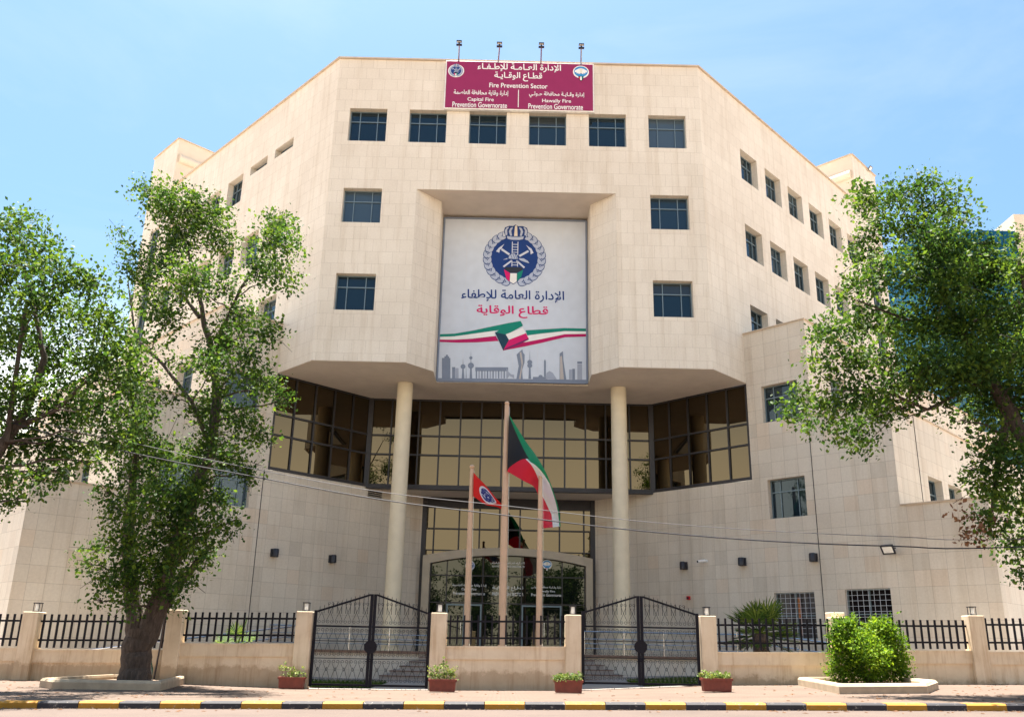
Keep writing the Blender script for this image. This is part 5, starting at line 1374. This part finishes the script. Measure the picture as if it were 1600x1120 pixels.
for k, (u, v, lab, kind) in enumerate(PL_):
    p = px_ground(u, v, 24); y = min(p[1], YF - .55); p = at(u, v, y); z = G(p[0], y)
    o = pr if first else copy_tree(pr); o.location = (p[0], y, z); first = False
    tag(o, lab, 'planter', 'red planter boxes along the wall')
    r = random.Random(k + 2); plo = empty('pot_plant', (p[0], y, z + .295), ['thin grey green plant in the planter left of the left gate', 'taller leafy plant in the planter beside the short middle wall', 'low yellow green plant spilling over the planter left of the right gate', 'low green plant in the planter right of the right gate'][k], 'plant')
    cs = []
    nn = {'sparse': 7, 'tall': 7, 'low': 11}[kind]
    b = MB()
    for j in range(nn):
        xx = p[0] + (j / (nn - 1) - .5) * .58 ; hh = {'sparse': r.uniform(.08, .28), 'tall': .45 if j == 3 else r.uniform(.12, .32), 'low': r.uniform(.02, .10)}[kind]
        cs.append(((xx, y + r.uniform(-.1, .1), z + .325 + hh * .7), (.09, .1, .06 + hh * .45), {'sparse': 45, 'tall': 90, 'low': 90}[kind]))
        b.tube([(xx, y, z + .29), (xx + r.uniform(-.02, .02), y, z + .33 + hh)], [.006, .004], 4)
    leaf_cloud('leaves', cs, .055, M['flower'], plo, 60 + k, sprig=6, spread=.03); b.build('stem', M['bark'], plo)

# ------------------------------------------------------------------ flagpoles and flags
YP_ = 30.0
def flagpole(u, v, ub, label, r0):
    t = at(u, v, YP_); bt = at(ub, 1000, YP_); g = G(bt[0], 30)
    x = bt[0] + .0
    xm = (t[0] + bt[0]) / 2
    o = empty('flagpole', (xm, YP_, g), label, 'flagpole', 'flagpoles before the entrance')
    b = MB(); H = t[2] - g; b.lathe((xm, YP_, g), [(r0 * 1.15, 0), (r0, .3), (r0 * .98, H * .5), (r0 * .82, H * .72), (r0 * .80, H * .74), (r0 * .62, H - .12)], 20); b.build('pole', M['pole'], o, smooth=True)
    b = MB(); b.lathe((xm, YP_, g + H - .12), [(r0 * .3, 0), (.075, .03), (.09, .08), (.06, .13), (.005, .15)], 16); b.build('finial', M['pole'], o, smooth=True)
    b = MB(); b.tube([(xm + r0 + .02, YP_ - .06, g + 1.2), (xm + r0 * .9 + .02, YP_ - .06, g + H * .6), (xm + r0 * .6 + .015, YP_ - .05, g + H - .2)], .006, 5); b.box((xm + r0 + .01, YP_ - .05, g + 1.15), .04, .04, .16); b.build('halyard', M['steel'], o)
    b = MB(); b.lathe((xm, YP_, g - .05), [(r0 * 2.1, 0), (r0 * 2.1, .09), (r0 * 1.5, .12)], 20); b.build('base', M['steel'], o)
    return xm
fx1 = flagpole(737, 727, 729, 'left short flagpole of the three, carrying the small red flag', .105)
fx2 = flagpole(791, 628, 785.5, 'tall middle flagpole carrying the big four colour flag', .13)
fx3 = flagpole(844, 728, 842.5, 'right short flagpole of the three, with the big flag trailing behind it', .105)
def spline(P, t):
    P = np.array(P, float); n = len(P) - 1; i = min(n - 1, int(t * n)); f = t * n - i
    p0, p1, p2, p3 = P[max(i - 1, 0)], P[i], P[i + 1], P[min(i + 2, n)]
    return .5 * ((2 * p1) + (-p0 + p2) * f + (2 * p0 - 5 * p1 + 4 * p2 - p3) * f * f + (-p0 + 3 * p1 - 3 * p2 + p3) * f ** 3)
def cloth(name, top, bot, y, depth, mat, label, nu=60, nv=24):
    b = MB(); V = {}
    for i in range(nu + 1):
        s = i / nu; T = spline(top, s); Bm = spline(bot, s)
        for j in range(nv + 1):
            v = j / nv; q = T * (1 - v) + Bm * v
            V[i, j] = tuple(at(q[0], q[1], y + depth(s, v)))
    for i in range(nu):
        for j in range(nv):
            b.face([V[i, j], V[i, j + 1], V[i + 1, j + 1], V[i + 1, j]], 0, [(i / nu, 1 - j / nv), (i / nu, 1 - (j + 1) / nv), ((i + 1) / nu, 1 - (j + 1) / nv), ((i + 1) / nu, 1 - j / nv)])
    o = b.build(name, mat); bm = bmesh.new(); bm.from_mesh(o.data); bmesh.ops.remove_doubles(bm, verts=bm.verts, dist=.0005); bm.to_mesh(o.data); bm.free()
    o.data.polygons.foreach_set('use_smooth', [True] * len(o.data.polygons))
    return tag(o, label, 'flag')
def flag_mat4():
    mt, n, b = new_mat('four colour flag cloth'); tc = N(n, 'ShaderNodeTexCoord'); sx = N(n, 'ShaderNodeSeparateXYZ'); n.links.new(tc.outputs['UV'], sx.inputs[0])
    def math_(op, a, c):
        x = N(n, 'ShaderNodeMath', operation=op)
        for i, q in enumerate((a, c)):
            if isinstance(q, (int, float)): x.inputs[i].default_value = q
            else: n.links.new(q, x.inputs[i])
        return x.outputs[0]
    v = sx.outputs[1]; u = sx.outputs[0]
    def sm(x0, wd): return math_('MINIMUM', 1, math_('MAXIMUM', 0, math_('MULTIPLY', 1 / wd, math_('SUBTRACT', u, x0))))
    t_red = math_('ADD', math_('SUBTRACT', .57, math_('MULTIPLY', .27, sm(.36, .25))), math_('MULTIPLY', .34, sm(.66, .22)))
    t_grn = math_('ADD', .62, math_('MULTIPLY', .32, sm(.36, .3)))
    col = mixc(n, (.74, .012, .045), (.86, .86, .86), math_('GREATER_THAN', v, t_red)); col = mixc(n, col, (.0, .27, .11), math_('GREATER_THAN', v, t_grn))
    lim = math_('MINIMUM', math_('MINIMUM', math_('MULTIPLY', v, .50), math_('MULTIPLY', math_('SUBTRACT', 1, v), 1.0)), .36)
    col = mixc(n, col, (.012, .012, .016), math_('LESS_THAN', u, lim))
    n.links.new(col, b.inputs['Base Color']); b.inputs['Roughness'].default_value = .75; b.inputs['Sheen Weight'].default_value = .2
    tr = N(n, 'ShaderNodeBsdfTranslucent'); n.links.new(col, tr.inputs[0]); mx = N(n, 'ShaderNodeMixShader'); mx.inputs[0].default_value = .4
    n.links.new(b.outputs[0], mx.inputs[1]); n.links.new(tr.outputs[0], mx.inputs[2]); n.links.new(mx.outputs[0], n.nodes['Material Output'].inputs[0]); return mt
cloth('flag', [(795.5, 648), (808, 668), (822, 690), (838, 712), (852, 736), (864, 765), (873, 795), (876, 822)], [(792.5, 736), (806, 744), (820, 752), (834, 760), (841, 774), (842, 790), (840, 808), (842, 826)], YP_ - .12,
      lambda s, v: -.10 + s * .75 + .34 * math.sin(s * 9 + v * 2.6) * min(1, s * 3) + .16 * math.sin(v * 6 + s * 7) * min(1, s * 2), flag_mat4(), 'big flag of black, green, white and red stripes flying from the middle pole')
def flag_red():
    mt, n, b = new_mat('red flag cloth'); tc = N(n, 'ShaderNodeTexCoord'); mp = N(n, 'ShaderNodeMapping'); mp.inputs['Location'].default_value = (-.50, -.50, 0); n.links.new(tc.outputs['UV'], mp.inputs['Vector'])
    ln = N(n, 'ShaderNodeVectorMath', operation='MULTIPLY'); ln.inputs[1].default_value = (1.35, 1, 0); n.links.new(mp.outputs[0], ln.inputs[0])
    le = N(n, 'ShaderNodeVectorMath', operation='LENGTH'); n.links.new(ln.outputs[0], le.inputs[0])
    no = noise(n, 14, 2, .5, tc.outputs['UV'])
    inner = mixc(n, (.02, .03, .22), (.55, .60, .75), ramp(n, no.outputs[0], [(.56, (0, 0, 0)), (.6, (1, 1, 1))]))
    def lt(x):
        m_ = N(n, 'ShaderNodeMath', operation='LESS_THAN'); m_.inputs[1].default_value = x; n.links.new(le.outputs['Value'], m_.inputs[0]); return m_.outputs[0]
    col = mixc(n, (.72, .015, .012), (.72, .72, .8), lt(.38)); col = mixc(n, col, inner, lt(.31))
    n.links.new(col, b.inputs['Base Color']); b.inputs['Roughness'].default_value = .75
    tr = N(n, 'ShaderNodeBsdfTranslucent'); n.links.new(col, tr.inputs[0]); mx = N(n, 'ShaderNodeMixShader'); mx.inputs[0].default_value = .4
    n.links.new(b.outputs[0], mx.inputs[1]); n.links.new(tr.outputs[0], mx.inputs[2]); n.links.new(mx.outputs[0], n.nodes['Material Output'].inputs[0]); return mt
cloth('flag', [(740, 738), (748, 747), (757, 756), (766, 767), (776, 779), (787, 790)], [(739.5, 775), (748, 781), (758, 788), (767, 790), (777, 792), (786, 797)], YP_ - .12, lambda s, v: .16 * math.sin(s * 8 + v) * s + s * .25, flag_red(), 'small red flag with round blue emblem on the left flagpole', 40, 16)

# ------------------------------------------------------------------ overhead cables
M['c_cable'] = plain('weathered cable sheath', (.10, .10, .11), .6)
def cable(pts, y, label, r, mat):
    P = [at(u, v, y) for u, v in pts]
    d0 = P[0] - P[1]; d1 = P[-1] - P[-2]
    P = [P[0] + d0 / np.linalg.norm(d0) * 30 + np.array([0, 0, 2.5])] + [P[0] + d0 / np.linalg.norm(d0) * 12 + np.array([0, 0, .5])] + P + [P[-1] + d1 / np.linalg.norm(d1) * 12 + np.array([0, 0, .6])] + [P[-1] + d1 / np.linalg.norm(d1) * 30 + np.array([0, 0, 3])]
    Q_ = [spline(P, k / 60) for k in range(61)]
    b = MB(); b.tube([tuple(q) for q in Q_], r, 6); tag(b.build('cable', mat, smooth=True), label, 'cable')
cable([(0, 642), (200, 690), (400, 733), (600, 769), (800, 791), (1000, 814), (1200, 829), (1400, 838), (1600, 842)], 20.2, 'upper thin pale overhead cable crossing the whole front', .009, M['c_cable'])
cable([(0, 655), (200, 706), (400, 745), (600, 781), (800, 806), (1000, 829), (1200, 845), (1400, 853), (1600, 854)], 20.0, 'lower thicker dark overhead cable crossing the whole front', .016, M['black_plastic'])

# small things by the left wall
x = PIERS[2][0] - .52; g = G(x, YF - .35)
b = MB(); b.tube([(x, YF - .35, g), (x + .02, YF - .33, g + .35), (x + .05, YF - .32, g + .62), (x + .1, YF - .33, g + .40), (x + .12, YF - .35, g + .05), (x + .2, YF - .4, g + .02)], .028, 8)
tag(b.build('hose', M['green_hose'], smooth=True), 'short green hose standing looped by the wall right of the big trunk', 'hose')

# ------------------------------------------------------------------ neighbouring building at right
nb = empty('neighbouring_building', (44, 70, 0), 'tall blue glass building with beige tower seen through the right tree', 'building')
b = MB(); x0, x1, y0, y1, zt = 36.5, 45.0, 69, 90, 37.6
b.face([(x0, y0, 0), (x1, y0, 0), (x1, y0, zt), (x0, y0, zt)]); b.face([(x0, y0, 0), (x0, y1, 0), (x0, y1, zt), (x0, y0, zt)]); b.face([(x0, y0, zt), (x1, y0, zt), (x1, y1, zt), (x0, y1, zt)])
gw = b.build('glass_wall', M['blue_glass'], nb)
b = MB()
for k in range(9): b.box((x0 + (x1 - x0) * k / 8, y0 - .04, 0), .05, .1, zt)
for k in range(10): b.box(((x0 + x1) / 2, y0 - .05, k * 3.9 + 1), x1 - x0, .1, .06)
b.build('glazing_bars', M['blue_glass'], gw)
b = MB(); b.box((54.2, 75, 0), 18, 12, 39.3); b.build('tower', M['render'], nb)
b = MB()
for z in range(5, 38, 4):
    for xx in (48, 51, 54, 57): b.box((xx, 68.99, z), 1.6, .06, 1.8)
b.build('window', M['pane'], nb)
b = MB(); b.box((41, 68.2, 17.5), 9.4, 1.6, 1.1); b.build('ledge', M['render'], nb)

# ------------------------------------------------------------------ trees across the street, behind the viewer (seen in the glass)
for k in range(14):
    x = -34 + k * 5.2 + rj.uniform(-1.5, 1.5); y = -12 + rj.uniform(-2, 2); h = rj.uniform(9.0, 11.5) if k not in (4, 9) else 15.5
    cs = []
    for j in range(14):
        a = rj.uniform(0, 6.3); q = rj.uniform(0, 2.6)
        cs.append(((x + q * math.cos(a), y + q * math.sin(a), h * rj.uniform(.26, .88)), rj.uniform(1.3, 2.0), 1300))
    base = (x, y, road_z(x) + .12)
    tree(base, [([(x, y, base[2] - .1), (x + .1, y, h * .3), (x, y + .1, h * .75)], [.3, .22, .06])], cs, 'street tree across the road mirrored in the entrance glass', size=.19, mat='leaf_far', seed=100 + k, group='street trees across the road', name='street_tree', trunk_n=8)
